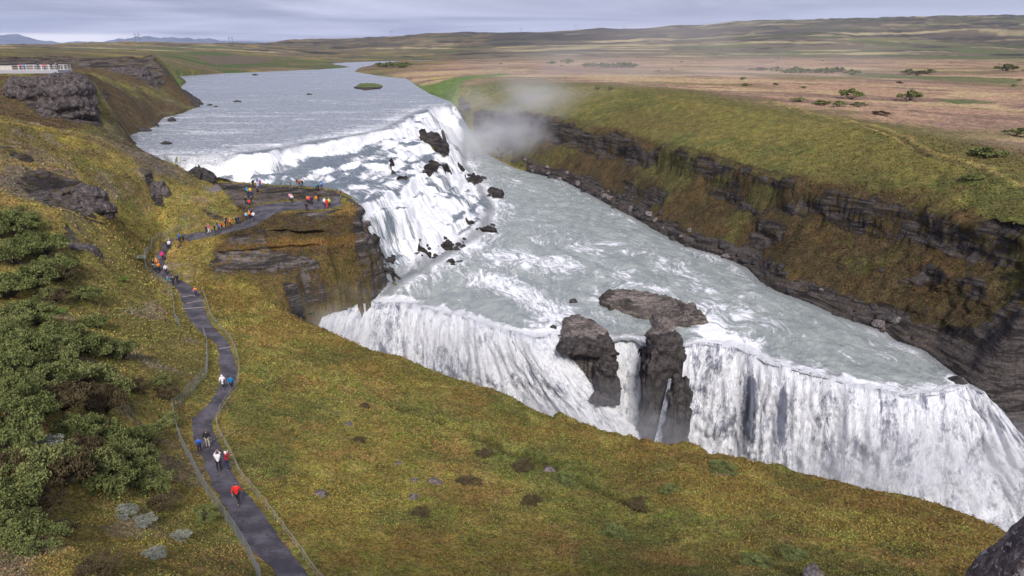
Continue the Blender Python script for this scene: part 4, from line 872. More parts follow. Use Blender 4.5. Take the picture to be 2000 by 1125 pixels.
def make_meshes(kind):
    J = pose_joints(kind); out = {}
    fing = []
    for s in 'lr':
        sx = -1 if s == 'l' else 1; d = (J['ha'+s]-J['wr'+s]).normalized(); side = Vector((0, 1, 0)) if abs(d.y) < .7 else Vector((1, 0, 0)); side = (side-d*side.dot(d)).normalized()
        for i in range(4):
            k0, k1 = f'f{s}{i}a', f'f{s}{i}b'; J[k0] = J['ha'+s]+side*(.024*(i-1.5))+d*.03; J[k1] = J[k0]+d*(.055+.008*(1.5-abs(i-1.5)))+Vector((-sx*.012, 0, 0)); fing += [('ha'+s, k0), (k0, k1)]
        J[f't{s}'] = J['wr'+s]*.45+J['ha'+s]*.55-side*.045; J[f't{s}2'] = J[f't{s}']+d*.045; fing += [('ha'+s, f't{s}'), (f't{s}', f't{s}2')]
    J['nose'] = J['head']+Vector((0, .115, -.01)); J['chin'] = J['head']+Vector((0, .065, -.085)); J['earl'] = J['head']+Vector((-.088, 0, -.005)); J['earr'] = J['head']+Vector((.088, 0, -.005))
    segs = [('pel','waist'),('waist','chest'),('chest','neck'),('neck','head'),('head','top'),('head','nose'),('head','chin'),('head','earl'),('head','earr')]+lr(('pel','hip*'),('hip*','kn*'),('kn*','an*'),('an*','toe*'),('chest','sh*'),('sh*','el*'),('el*','wr*'),('wr*','ha*'))+fing
    rad = dict(pel=.12, waist=.11, chest=.12, neck=.05, head=.088, top=.06, nose=.014, chin=.035, earl=.016, earr=.016)
    for s in 'lr': rad.update({'hip'+s: .085, 'kn'+s: .055, 'an'+s: .035, 'toe'+s: .03, 'sh'+s: .055, 'el'+s: .038, 'wr'+s: .026, 'ha'+s: .033, f't{s}': .012, f't{s}2': .010}); rad.update({f'f{s}{i}{c}': r for i in range(4) for c, r in (('a', .011), ('b', .009))})
    out['body'] = skin('body', *chain(J, segs, rad), 1)
    def jacket(nm, low, fat):
        Q = dict(J); Q['hem'] = J['pel'] + Vector((0, 0, low)) if kind not in ('sit', 'crouch') else J['pel'] + Vector((0, 0, -.02))
        rr = dict(hem=.155*fat, waist=.15*fat, chest=.155*fat, neck=.085)
        if kind not in ('sit', 'crouch'): Q['belt'] = J['pel']+Vector((0, 0, .02)); rr['belt'] = .15*fat; sg = [('hem','belt'),('belt','waist')]
        else: sg = [('hem','waist')]
        for s in 'lr': rr.update({'sh'+s: .085, 'el'+s: .066, 'cu'+s: .048}); Q['cu'+s] = J['wr'+s]*.85+J['el'+s]*.15
        out[nm] = skin(nm, *chain(Q, [('hem','belt'),('belt','waist')][:0]+sg+[('waist','chest'),('chest','neck')]+lr(('chest','sh*'),('sh*','el*'),('el*','cu*')), rr), 1)
    jacket('jacket', -.10, 1.0); jacket('coat', -.36, 1.05)
    Q = dict(J); rr = dict(pel=.128)
    for s in 'lr': rr.update({'hip'+s: .10, 'kn'+s: .075, 'hemt'+s: .06}); Q['hemt'+s] = J['an'+s]*.9+J['kn'+s]*.1
    out['trousers'] = skin('trousers', *chain(Q, lr(('pel','hip*'),('hip*','kn*'),('kn*','hemt*')), rr), 1)
    for s in 'lr': out['shoe'+s] = skin('shoe', [J['an'+s]+Vector((0, -.04, -.01)), J['an'+s]+Vector((0, .02, -.03)), J['toe'+s]+Vector((0, -.02, 0)), J['toe'+s]+Vector((0, .03, 0))], [(0, 1), (1, 2), (2, 3)], [.05, .05, .048, .035], 1)
    h = J['head']
    out['hair'] = skin('hair', [h+Vector((0, -.03, -.05)), h+Vector((0, -.035, .03)), h+Vector((0, .0, .095))], [(0, 1), (1, 2)], [.075, .098, .085], 1)
    out['hat'] = skin('hat', [h+Vector((0, -.01, .045)), h+Vector((0, -.01, .11)), h+Vector((0, -.01, .17))], [(0, 1), (1, 2)], [.105, .098, .055], 1)
    out['hood'] = skin('hood', [h+Vector((0, -.03, -.13)), h+Vector((0, -.04, -.02)), h+Vector((0, -.025, .07)), h+Vector((0, -.01, .125))], [(0, 1), (1, 2), (2, 3)], [.10, .118, .118, .08], 1)
    c = J['chest']
    out['backpack'] = skin('backpack', [c+Vector((0, -.22, -.28)), c+Vector((0, -.23, -.10)), c+Vector((0, -.20, .08))], [(0, 1), (1, 2)], [(.15, .11), (.16, .13), (.12, .08)], 1)
    return out
POSES = {k: make_meshes(k) for k in ('stand', 'walk', 'photo', 'pocket', 'raise', 'sit', 'crouch')}
skin_m = flat('skin', (0.52, 0.33, 0.25), 0.55, 0.06)
PAL = dict(red=(0.72,0.025,0.02), black=(0.018,0.018,0.022), navy=(0.025,0.035,0.09), blue=(0.03,0.12,0.55), bright=(0.0,0.17,0.48), sky=(0.32,0.56,0.80), teal=(0.03,0.28,0.42), white=(0.82,0.80,0.82), orange=(0.85,0.24,0.02), yellow=(0.80,0.50,0.03), pink=(0.85,0.03,0.28), rose=(0.75,0.32,0.38), grey=(0.16,0.18,0.19), green=(0.06,0.10,0.07), maroon=(0.24,0.02,0.03), crimson=(0.50,0.015,0.05), brown=(0.10,0.05,0.03), dark=(0.03,0.03,0.035), beige=(0.45,0.38,0.30), lime=(0.62,0.66,0.08))
def cloth(c): return flat('cloth_'+c, PAL[c], 0.85, 0.12, 9.0)
def person(px, py, pose, top, legs, head, hcol, face, label, group, pack=None, coat=False, z=None, scale=1.0, shoes='dark'):
    if z is None: loc, _ = hit(px, py); x, y, zz = loc; zz = max(zz, gz(x, y)) if abs(sd_at(x, y)) < 5 else zz
    else: q = P(px, py, z); x, y, zz = q[0], q[1], z+H
    if sd_path_at(x, y) > 0.1: zz = gz(x, y)+0.07
    M = POSES[pose]; root = empty('person', (x, y, zz+0.005), math.radians(face)); s = scale*random.uniform(.97, 1.04); root.scale = (s, s, s)
    tag(root, label, 'person', group)
    def part(n, key, mat):
        o = link(n, M[key], root); o.material_slots[0].link = 'OBJECT'; o.material_slots[0].material = mat; return o
    part('body', 'body', skin_m); part('coat' if coat else 'jacket', 'coat' if coat else 'jacket', cloth(top)); part('trousers', 'trousers', cloth(legs))
    part('shoe', 'shoel', cloth(shoes)); part('shoe', 'shoer', cloth(shoes))
    if head != 'hood': part('hair', 'hair', cloth('brown' if hcol != 'black' else 'dark'))
    if head in ('hat', 'hood'): part(head, head, cloth(hcol))
    if pack: part('backpack', 'backpack', cloth(pack))
    return root
_pp = [tuple(p[:2]) for p in PATHPOLY]
def sd_path_at(x, y): return float(sdist(np.array([x]), np.array([y]), _pp)[0])
def sd_at(x, y): return float(sdist(np.array([x]), np.array([y]), RIVER)[0])
GP, GL, GB, GV = 'people walking on the lower path', 'people on the rock ledge by the cascade', 'people on the path up to the ledge', 'people on the viewing platform'
PEOPLE = [
 (466,988,'walk','red','black','hair','black',0,'walker in bright red jacket and black trousers, nearest on the path',GP),
 (429,922,'photo','white','black','hair','black',20,'person in white jacket and black trousers taking a picture beside a thin tripod',GP),
 (446,920.5,'raise','crimson','navy','hood','white',-70,'person in crimson jacket with white hood raising an arm at the rope railing',GP),
 (407,876,'stand','black','beige','hair','black',10,'person in black jacket and pale trousers walking beside a smaller blue figure',GP),
 (391,885,'pocket','blue','black','hair','black',30,'shorter figure in blue jacket with dark backpack at the left path edge',GP,'navy'),
 (437,762,'walk','white','black','hood','white',5,'walker in long white hooded coat',GP,None,True),
 (453.5,763,'walk','bright','black','hair','black',0,'walker in bright blue jacket close to the rope railing',GP),
 (383.6,582,'walk','orange','navy','hat','orange',10,'walker with orange hat and blue backpack going uphill by the railing',GP,'blue'),
 (340,559.5,'walk','black','black','hair','black',190,'left one of two people dressed all in black side by side on the path',GP),
 (348,555.5,'stand','black','black','hood','black',175,'right one of two people dressed all in black side by side on the path',GP),
 (329,555,'sit','teal','navy','hat','sky',-80,'person in light blue hat and teal jacket sitting against the wire fence',GP),
 (325.5,537,'walk','white','black','hair','black',180,'person in white jacket with a black pack on the chest, right side of the bend',GP,'black'),
 (305,534,'pocket','grey','navy','hair','black',0,'person in grey jacket beside the lower of two orange jackets',GP),
 (311.5,532.5,'walk','orange','black','hair','black',0,'lower of two people in orange jackets at the path bend',GP),
 (308,524,'walk','orange','black','hat','white',180,'upper of two people in orange jackets, with a white hat',GP),
 (301,526,'stand','black','white','hair','black',170,'person in black jacket and white trousers at the outer fence of the bend',GP),
 (318.5,510,'walk','pink','black','hood','pink',0,'walker in hot pink hooded jacket alone on the bend',GP),
 (332,487,'walk','white','navy','hat','white',20,'person in white jacket and white cap at the top of the bend',GB),
 (328.5,488.5,'walk','black','black','hair','black',20,'dark clothed person just behind the white cap at the top of the bend',GB),
 (351,474.5,'pocket','blue','navy','hood','blue',-30,'person in blue rain jacket where the path turns toward the ledge',GB),
 (358.5,472.5,'stand','green','black','hair','black',30,'person in dark green jacket next to the blue rain jacket',GB),
 (404,459,'walk','navy','navy','hair','black',-60,'person in navy at the lower end of the queue on the path',GB),
 (409,457,'walk','pink','white','hat','white',-60,'person in pink jacket, white cap and white trousers in the queue',GB),
 (420.5,457,'stand','black','black','hair','black',-60,'tall person in black before the blue jacket in the queue',GB),
 (428.5,455,'walk','blue','navy','hair','brown',-60,'person in royal blue jacket in the middle of the queue',GB),
 (426,451,'stand','dark','black','hair','black',120,'dark figure half hidden behind the royal blue jacket in the queue',GB),
 (434,451,'walk','red','black','hair','black',-60,'person in red jacket in the middle of the queue',GB),
 (441.5,448,'stand','black','black','hair','black',120,'person in black between the red and the maroon jackets',GB),
 (446,447,'pocket','maroon','maroon','hair','brown',-60,'person in maroon clothes near the head of the queue',GB),
 (450.5,445,'walk','orange','black','hat','beige',-60,'person in light orange jacket at the head of the queue',GB),
 (462.5,441,'walk','black','black','hair','black',-50,'person in black, left one of the dark pair ahead of the queue',GB),
 (467,440,'stand','navy','navy','hair','black',-40,'person in navy, right one of the dark pair ahead of the queue',GB),
 (482,432,'stand','sky','navy','hair','black',-20,'person in pale blue jacket where the path reaches the ledge',GB),
 (488,430,'stand','orange','black','hat','white',-20,'person in orange jacket and white cap where the path reaches the ledge',GB),
 (491,427,'stand','black','black','hair','black',-20,'person in black right behind the orange jacket and white cap',GB),
 (496,432,'pocket','white','navy','hair','brown',40,'person with white top and navy trousers at the edge of the path mouth',GB),
 (495,367,'stand','black','black','hood','black',0,'large figure in black hooded coat at the left of the ledge rim',GL,None,True),
 (503.5,365,'photo','blue','white','hair','black',0,'person in blue jacket and white trousers on the ledge rim',GL),
 (509,366,'stand','crimson','blue','hair','brown',0,'person in red top and blue trousers on the ledge rim',GL),
 (504.5,377,'crouch','dark','black','hair','black',90,'dark figure stepping down the rocks below the red top',GL),
 (483,381,'stand','teal','navy','hair','black',0,'person in teal jacket on the rocky step above the bowl',GL),
 (489.5,382,'stand','yellow','navy','hair','brown',0,'person in yellow jacket on the rocky step above the bowl',GL),
 (485.5,388,'stand','navy','navy','hat','white',0,'person in navy with white hat below the teal jacket',GL),
 (491.5,389,'pocket','navy','navy','hair','black',20,'person in navy below the yellow jacket',GL),
 (481,401,'stand','black','black','hair','black',170,'left dark figure standing over the low red jacket',GL),
 (492,400,'stand','dark','dark','hair','black',190,'right dark figure standing by the low red jacket',GL),
 (487,403,'crouch','red','black','hair','black',0,'crouching person in red jacket between two dark figures',GL),
 (549,367.5,'photo','grey','grey','hair','black',0,'person in grey photographing alone on the ledge rim',GL),
 (568.5,370.5,'walk','green','grey','hair','black',90,'person in grey green walking alone along the ledge rim',GL),
 (581,364.5,'stand','navy','grey','hair','black',0,'person in navy at the left of the rim group with the orange jacket',GL),
 (585.5,366,'stand','orange','black','hair','black',20,'person in orange jacket in the middle of the rim group',GL,'brown'),
 (591,367,'walk','black','navy','hair','black',60,'person in black leaning between the orange and red jackets on the rim',GL),
 (597,364,'stand','red','black','hair','brown',180,'person in red jacket at the right of the rim group',GL),
 (618,374.5,'stand','teal','black','hair','black',0,'person in dark blue jacket at the left of the eastern rim group',GL),
 (622.5,375,'stand','dark','black','hair','black',0,'slim figure in black right beside the dark blue jacket',GL),
 (628.5,370.5,'stand','blue','navy','hair','black',0,'person in light blue top in the middle of the eastern rim group',GL,'sky'),
 (634.5,366.5,'stand','black','black','hair','black',20,'person in black standing up on the rim above the light blue top',GL),
 (642.5,369,'photo','black','black','hair','black',-30,'rightmost person on the ledge rim, in black with pale hands raised',GL),
 (666,388,'pocket','maroon','grey','hair','black',80,'person in dark red jacket alone at the east end of the ledge',GL),
 (571,398,'stand','white','black','hat','white',0,'person in white and pink jacket standing alone in the bowl',GL,'rose'),
 (567,394,'stand','rose','dark','hair','brown',10,'person in pink half hidden behind the white and pink jacket',GL),
 (599,398,'stand','black','black','hair','black',0,'dark figure at the left of the orange jacket in the bowl',GL),
 (602,399.5,'stand','orange','black','hair','black',10,'person in bright orange jacket in the bowl',GL),
 (606,401,'stand','pink','black','hair','black',0,'person in pink red jacket in front of the bright orange one',GL),
 (609.5,401.5,'stand','black','black','hair','black',0,'tall person in black at the right of the pink red jacket',GL),
 (618.5,399.5,'pocket','orange','grey','hair','black',-20,'person with orange vest and grey trousers under the bowl wall',GL),
 (622.5,394.5,'stand','black','black','hair','black',0,'person in black on the rocks behind the orange vest',GL),
 (599.5,413.5,'stand','black','black','hair','black',0,'lone person in black at the front edge of the bowl',GL),
 (634.5,405.5,'stand','white','navy','hood','white',0,'person in white hooded jacket at the right of the bowl',GL),
 (639,407,'stand','red','red','hair','brown',0,'person in red between the white and yellow jackets',GL),
 (643.5,405,'stand','lime','black','hood','lime',0,'person in yellow green hooded jacket at the right of the bowl',GL)]
for a in PEOPLE:
    pre = a[:10]; pack = a[10] if len(a) > 10 else None; coat = a[11] if len(a) > 11 else False
    person(*pre[:9], pre[9], pack, coat, scale=0.86 if 'shorter' in a[8] else 1.0)
# tripod beside the white jacket
a, _ = hit(435.5, 921.5); tp = empty('tripod', a+Vector((0, 0, .07))); tag(tp, 'thin dark tripod standing between the white and the crimson jackets', 'tripod'); dk = flat('dark_metal', (0.03, 0.03, 0.035), 0.5)
for k in range(3): m = MB(); an = k*2.09; m.tube([(0, 0, 1.2), (.22*math.cos(an), .22*math.sin(an), 0)], .014, 5); m.build('leg', dk, tp)
m = MB(); m.tube([(0, 0, 1.15), (0, 0, 1.45)], .016, 5); m.box((0, 0, 1.5), (.12, .08, .09)); m.build('head', dk, tp)

# ------------------------------------------------------------------ viewing platform
pa, pb = np.array(PD(113,139.5,174)), np.array(PD(-90,143.5,172)); ang = math.atan2(pb[1]-pa[1], pb[0]-pa[0]); Lp = np.linalg.norm((pb-pa)[:2]); zt = float(pa[2])+H+0.25
vp = empty('viewing_platform', (pa[0], pa[1], zt), ang); tag(vp, 'grey concrete viewing platform with white railing on the cliff top', 'platform')
conc = flat('concrete', (0.40, 0.39, 0.42), 0.85); whitep = flat('white_paint', (0.75, 0.74, 0.76), 0.5)
m = MB(); m.box((Lp/2, -3.5, -0.35), (Lp, 7, 0.7)); m.build('deck', conc, vp)
m = MB(); m.box((Lp/2+7, -6.4, 0.45), (Lp-14, .3, .9)); m.build('low_wall', flat('tan_wall', (0.50, 0.44, 0.36)), vp)
for side, yy in (('front', -.1), ('back', -6.9)):
    n = int(Lp/1.8)
    if side == 'back': n = int(13/1.8)
    for k in range(n+1): m = MB(); m.box((k*1.8+.1, yy, .58), (.07, .07, 1.16)); m.build('post', whitep, vp)
    for h_ in (1.14, .62, .12): m = MB(); m.box((n*.9, yy, h_), (n*1.8, .06, .06)); m.build('rail', whitep, vp)
for k in range(5): m = MB(); m.box((.1, -.1-1.7*k, .58), (.07, .07, 1.16)); m.build('post', whitep, vp)
m = MB(); m.box((.1, -3.5, 1.16), (.06, 6.8, .06)); m.build('rail', whitep, vp)
for k, (px, top, pose, lab) in enumerate([(36,'crimson','stand','person in dark red jacket toward the left of the platform'),(42,'bright','stand','person in blue and white next to the dark red jacket on the platform'),(66.5,'navy','pocket','person in navy alone in the middle of the platform railing'),(83.5,'red','stand','person in bright red jacket on the platform'),(95,'black','stand','person in black near the right end of the platform'),(102.5,'rose','stand','person in pale pink jacket near the right end of the platform'),(108,'dark','pocket','person in dark grey at the right corner of the platform railing')]):
    f = (px-113)/(-90-113); q = pa+(pb-pa)*f; M = POSES[pose]
    nrm = Vector((math.sin(ang), -math.cos(ang), 0)); loc = Vector((q[0], q[1], zt+.01))+nrm*(1.2+.5*(k % 3))
    r = person(px, 139, pose, top, 'navy' if k % 2 else 'black', 'hat' if k == 5 else 'hair', 'rose' if k == 5 else 'black', math.degrees(ang)+170, lab, GV); r.location = loc

# ------------------------------------------------------------------ rocks
def mat_rock(name, c1, c2, lich=None, scale=1.0):
    t = NT(name); p = t.pos(); a = t.noise(p, 1.6*scale, 6, 0.68); b = t.noise(p, 7*scale, 4, 0.7)
    v = t.n('ShaderNodeTexVoronoi', {'Vector': p, 'Scale': 2.2*scale}, feature='DISTANCE_TO_EDGE').outputs[0]
    col = t.mix(t.rng(a, 0.35, 0.65), c1, c2); col = t.mix(t.rng(v, 0, 0.06, 0.6, 0), col, tuple(x*.3 for x in c1)); col = t.mix(t.rng(b, 0.3, 0.7, 0, .5), col, t.mix(1.0, col, (1.6, 1.6, 1.6), 'MULTIPLY'))
    if lich: col = t.mix(t.rng(t.noise(p, 3.3*scale, 5, 0.6), 0.57, 0.62, 0, 0.9), col, lich[0]); col = t.mix(t.rng(t.noise(p, 5.1*scale, 4, 0.7), 0.60, 0.66, 0, 0.9), col, lich[1])
    t.bsdf(col, 0.85, t.bump(t.math('ADD', a, b), 0.8, 0.12/scale), **{'Specular IOR Level': 0.3}); return t.m
rock_wet = mat_rock('wet_black_rock', (0.018, 0.017, 0.018), (0.07, 0.062, 0.06)); rock_grey = mat_rock('grey_rock', (0.06, 0.052, 0.05), (0.19, 0.17, 0.175), ((0.30, 0.16, 0.06), (0.03, 0.027, 0.025)), 2.0); rock_lich = mat_rock('lichen_rock', (0.055, 0.045, 0.043), (0.20, 0.16, 0.155), ((0.46, 0.43, 0.42), (0.02, 0.018, 0.018)), 2.0)
rock_dk = mat_rock('wet_brown_rock', (0.020, 0.018, 0.018), (0.085, 0.072, 0.068), None, 0.8)
rock_out = mat_rock('outcrop_rock', (0.034, 0.028, 0.027), (0.12, 0.10, 0.10), ((0.19, 0.165, 0.165), (0.08, 0.055, 0.028)), 0.7)
def rock_mesh(seed, sub=4, rough=0.35, cuts=9):
    bm = bmesh.new(); bmesh.ops.create_icosphere(bm, subdivisions=sub, radius=1.0); rg = random.Random(seed)
    pls = [(Vector((rg.uniform(-1, 1), rg.uniform(-1, 1), rg.uniform(-.4, 1))).normalized(), rg.uniform(.55, .85)) for _ in range(cuts)]
    co = np.array([v.co for v in bm.verts]); n = fbm3(co[:, 0]*1.6+seed*9, co[:, 1]*1.6, co[:, 2]*1.6, 4, seed); n2 = fbm3(co[:, 0]*6+seed*5, co[:, 1]*6, co[:, 2]*6, 3, seed+5)
    for i, v in enumerate(bm.verts):
        p = v.co*(1+n[i]*rough)
        for d, h_ in pls:
            e = p.dot(d)-h_
            if e > 0: p -= d*e*.92
        v.co = p+v.co.normalized()*n2[i]*.06
    me = bpy.data.meshes.new('boulder'); bm.to_mesh(me); bm.free(); me.polygons.foreach_set('use_smooth', [True]*len(me.polygons)); me.materials.append(None); return me
RM = [rock_mesh(s_) for s_ in range(1, 7)]
def boulder(loc, size, mat, label, group=None, name='boulder', rz=None, me=None):
    o = bpy.data.objects.new(name, me or random.choice(RM)); COL.objects.link(o); o.location = loc; o.scale = size; o.rotation_euler = (random.uniform(-.2, .2), random.uniform(-.2, .2), random.uniform(0, 6.28) if rz is None else rz)
    o.material_slots[0].link = 'OBJECT'; o.material_slots[0].material = mat; tag(o, label, 'rock', group); return o
def on_water(px, py): q = hit_level(GW, Wf, px, py, 75); return Vector((q[0], q[1], q[2]+H))
for px, py, w, h_, lab in [(335,237,1.8,1.3,'round dark boulder standing in the river off the left bank'),(323,281,1.6,.7,'low flat dark rock in the shallows by the scree brow'),(410,206,1.6,.6,'small rock in the river just right of the boulder point'),(421,209,1.5,.45,'smallest dark rock in the river right of the boulder point'),(465,199,2.2,.7,'lone dark rock in the open river left of centre'),(498,147,3.0,1.2,'tiny dark rock far up the wide river'),(606,185,2.0,.6,'dark rock in the open river below the green islet'),
  (352,187,4.2,2.8,'big dark boulder at the top of the boulder point'),(362,191,4.6,3.0,'second big boulder of the point, largest of the row'),(374,197,3.8,2.3,'third boulder down the point'),(385,204,3.6,2.0,'last boulder at the tip of the point'),(379,209,2.6,1.2,'low boulder below the tip of the point'),(302,247,2.0,1.2,'dark rock at the waterline of the left bank inlet'),(286,256,2.4,1.0,'flat dark rock on the shore left of the inlet rock'),
  (1871,748,1.3,1.0,'dark rock breaking the water at the right end of the lower falls'),(1121,590,1.2,.6,'small dark rock in the rapids left of the rock island'),(1080,640,.9,.4,'low rock at the lip beside the island'),(385,342,2.6,1.8,'dark boulder by the water at the foot of the scree brow'),(398,346,2.8,2.0,'blocky boulder in front of the first cascade, left end')]:
    boulder(on_water(px, py)+Vector((0, 0, h_*.15)), (w, w*.8, h_), rock_wet, lab)
for px, py, w, h_, mat, lab in [(852,944,1.0,.55,rock_grey,'flat pale grey boulder with rusty lichen in the middle of the grass slope'),(805,973,.75,.5,rock_grey,'dark sided boulder in the grass below the flat pale one'),(681,828,.65,.35,rock_grey,'small grey stone in the grass above the boulders'),(620,966,.8,.3,rock_grey,'flat grey stone in the grass nearest the path'),(778,905,.5,.3,rock_lich,'small brown stone left of the flat pale boulder'),(1592,1126,1.0,.6,rock_grey,'pale pinkish rock poking up at the bottom edge of the photo'),(810,938,.6,.3,rock_lich,'little dark stone touching the flat pale boulder'),(1072,918,.9,.45,rock_lich,'reddish brown mound of rock on the green patch'),
  (420,372,2.4,1.6,rock_lich,'rounded brown boulder at the inner end of the ledge'),(434,366,1.4,.9,rock_wet,'small dark rock next to the rounded boulder on the ledge')]:
    l_, _ = hit(px, py); boulder(l_+Vector((0, 0, -h_*.12)), (w*.85, w*.7, h_*.8), mat, lab)
rg = random.Random(3)
for (cx, cy, sx, sy, n, sz, lab, grp) in [(880,478,26,12,18,.75,'small black wet rock among the white rapids at the foot of the cascade','black rocks at the foot of the cascade'),(885,513,14,8,9,.65,'small black rock in the lower cluster of the rapids','black rocks in the lower cluster'),(955,445,26,8,9,.9,'low dark rock at the edge of the calm channel','dark rocks at the edge of the channel'),(925,352,20,8,10,1.0,'dark wet rock below the upper falls','wet rocks below the upper falls'),(758,520,10,22,14,.9,'black rock at the foot of the ledge cliff in the spray','rocks at the foot of the ledge cliff'),(835,495,30,14,12,.6,'thin dark rock showing through the white water','rocks showing through the white water'),(970,380,16,6,6,1.5,'dark rock of the little bar in the deep channel','rocks of the little bar')]:
    for k in range(n):
        px, py = cx+rg.gauss(0, .5)*sx, cy+rg.gauss(0, .5)*sy; s_ = sz*rg.uniform(.5, 1.3)
        boulder(on_water(px, py)+Vector((0, 0, s_*.1)), (s_, s_*rg.uniform(.5, .9), s_*rg.uniform(.35, .7)), rock_wet, lab, grp)
wr = densify(water_right[2:], 1.0)
for k in range(95):
    p = wr[rg.randrange(len(wr))]; s_ = rg.uniform(.5, 1.5); x, y = p[0]+rg.uniform(-.6, 3.2), p[1]+rg.uniform(-1, 1)
    boulder(Vector((x, y, gz(x, y)+s_*.05)), (s_, s_*rg.uniform(.6, .9), s_*rg.uniform(.45, .8)), rock_wet if rg.random() < .6 else rock_lich, 'dark angular rock in the rubble along the foot of the far canyon wall', 'rubble at the foot of the far canyon wall')
def cliff_block(seed, sc, pw=0.42, big=0.75):
    bm = bmesh.new(); bmesh.ops.create_icosphere(bm, subdivisions=6, radius=1.0); co = np.array([v.co for v in bm.verts])
    u = np.sign(co)*np.abs(co)**pw*np.array(sc); x, y, z = u[:, 0]+seed*13, u[:, 1], u[:, 2]
    d = fbm3(x/3.2, y/3.2, z/4.0, 4, seed, .55)*big + (np.abs(fbm3(x/1.0, y/1.0, z/3.2, 3, seed+4))-.2)*(1.4 if pw < .46 else .8) + fbm3(x/.5, y/.5, z/.5, 2, seed+7)*.22 + ((np.floor(z/1.5+fbm3(x/4, y/4, z/9, 2, seed+8)) % 2)-.5)*.35
    v = u+co*d[:, None]; v[:, 0] *= 1-0.12*np.clip(v[:, 2]/sc[2], -1, 1)
    for i, w in enumerate(bm.verts): w.co = v[i]
    me = bpy.data.meshes.new('rock_buttress'); bm.to_mesh(me); bm.free(); me.polygons.foreach_set('use_smooth', [True]*len(me.polygons)); me.materials.append(None); return me
for i_, (px, py, t_, sc, lab, mt, pw, big, nm) in enumerate([(1146,674,113.4,(4.3,2.2,1.2),'dark rock shelf at the left of the narrow middle stream',rock_dk,.5,.8,'rock_buttress'),(1182,738,113.4,(1.7,1.9,4.2),'wet dark cliff block between the left fall and the narrow middle stream',rock_dk,.42,.7,'rock_buttress'),(1292,760,112.4,(2.9,2.2,9.5),'rugged brown and black buttress right of the narrow middle stream',rock_dk,.42,.75,'rock_buttress'),(1322,835,110.8,(1.7,1.8,8.5),'wet black rib of rock against the left edge of the right fall',rock_dk,.42,.7,'rock_buttress'),
  (128,196,161,(6.0,4.6,5.6),'big grey knobbly rock outcrop bulging from the cliff below the viewing platform',rock_out,.7,1.8,'rock_outcrop'),(60,175,163,(5.0,3.0,2.6),'low brown rock outcrop left of the big grey knob, under the platform',rock_out,.6,1.2,'rock_outcrop'),(180,400,109,(2.6,1.8,2.6),'dark columnar rock outcrop in the grass slope above the thicket',rock_out,.5,1.0,'rock_outcrop'),(165,510,95,(1.6,1.2,1.8),'smaller dark rock outcrop just above the thicket tip',rock_out,.5,.9,'rock_outcrop'),(310,372,135.5,(1.5,1.2,1.7),'thin dark outcrop on the golden brow above the ledge path',rock_out,.5,.8,'rock_outcrop'),(250,155,292,(9,6,4.6),'dark cliff knob at the end of the far columnar terrace',rock_out,.55,1.8,'rock_outcrop')]):
    q = PD(px, py, t_); o = boulder(Vector((q[0], q[1], q[2]+H)), (1, 1, 1), mt, lab, None, nm, 0, cliff_block(31+i_, sc, pw, big)); o.rotation_euler = (0, 0, 0 if i_ < 4 else 0.5)
# near lichen covered crag at the lower right
cg = rock_mesh(21, 6, 0.3, 14); q = ray(2030, 1120); cpos = Vector(q)*15.0+Vector((0, 0, H))
cr_ = boulder(cpos+Vector((.6, 0, -0.95)), (1.55, 1.6, 3.9), rock_lich, 'close lichen spotted crag of brown rock at the lower right corner', None, 'crag', 0.4, cg)
cr2 = boulder(cpos+Vector((1.8, -1.5, -6.0)), (3.4, 3.5, 4.5), rock_lich, 'broad base rock under the lichen spotted crag', None, 'crag', 1.1, cg)

# ------------------------------------------------------------------ shrubs
def mat_leaf(name, c1, c2):
    t = NT(name); f = t.attr('tint'); n = t.noise(t.pos(), 1.6, 3, 0.6); k = t.math('ADD', t.math('MULTIPLY', f, 0.6), t.math('MULTIPLY', t.rng(n, 0.35, 0.65), 0.4))
    t.bsdf(t.mix(k, c1, c2), 0.95, None, **{'Specular IOR Level': 0.04}); return t.m
LEAF = dict(dark=mat_leaf('dark_leaves', (0.045,0.056,0.020), (0.25,0.28,0.10)), olive=mat_leaf('olive_leaves', (0.06,0.072,0.026), (0.32,0.34,0.13)), pale=mat_leaf('pale_leaves', (0.12,0.13,0.09), (0.40,0.41,0.36)), brown=mat_leaf('brown_leaves', (0.05,0.035,0.02), (0.15,0.12,0.065)), lime=mat_leaf('lime_leaves', (0.07,0.13,0.025), (0.19,0.29,0.07)))
bark = flat('bark', (0.07, 0.055, 0.045), 0.9)
def quads_mesh(name, cen, sz, rngs, tint, up=0.3):
    n = len(cen); a = rngs.normal(size=(n, 3)); a /= np.linalg.norm(a, axis=1)[:, None]; b = rngs.normal(size=(n, 3)); b[:, 2] += up; b -= a*np.sum(a*b, axis=1)[:, None]; b /= np.linalg.norm(b, axis=1)[:, None]
    sz = sz[:, None]; v = np.stack([cen-a*sz*.55, cen+b*sz, cen+a*sz*.55, cen-b*sz], 1).reshape(-1, 3).astype(np.float32)
    me = bpy.data.meshes.new(name); me.vertices.add(4*n); me.vertices.foreach_set('co', v.reshape(-1)); me.loops.add(4*n); me.loops.foreach_set('vertex_index', np.arange(4*n, dtype=np.int32)); me.polygons.add(n); me.polygons.foreach_set('loop_start', np.arange(0, 4*n, 4, dtype=np.int32)); me.update(calc_edges=True)
    at = me.attributes.new('tint', 'FLOAT', 'POINT'); at.data.foreach_set('value', np.repeat(tint, 4).astype(np.float32)); me.materials.append(None); return me
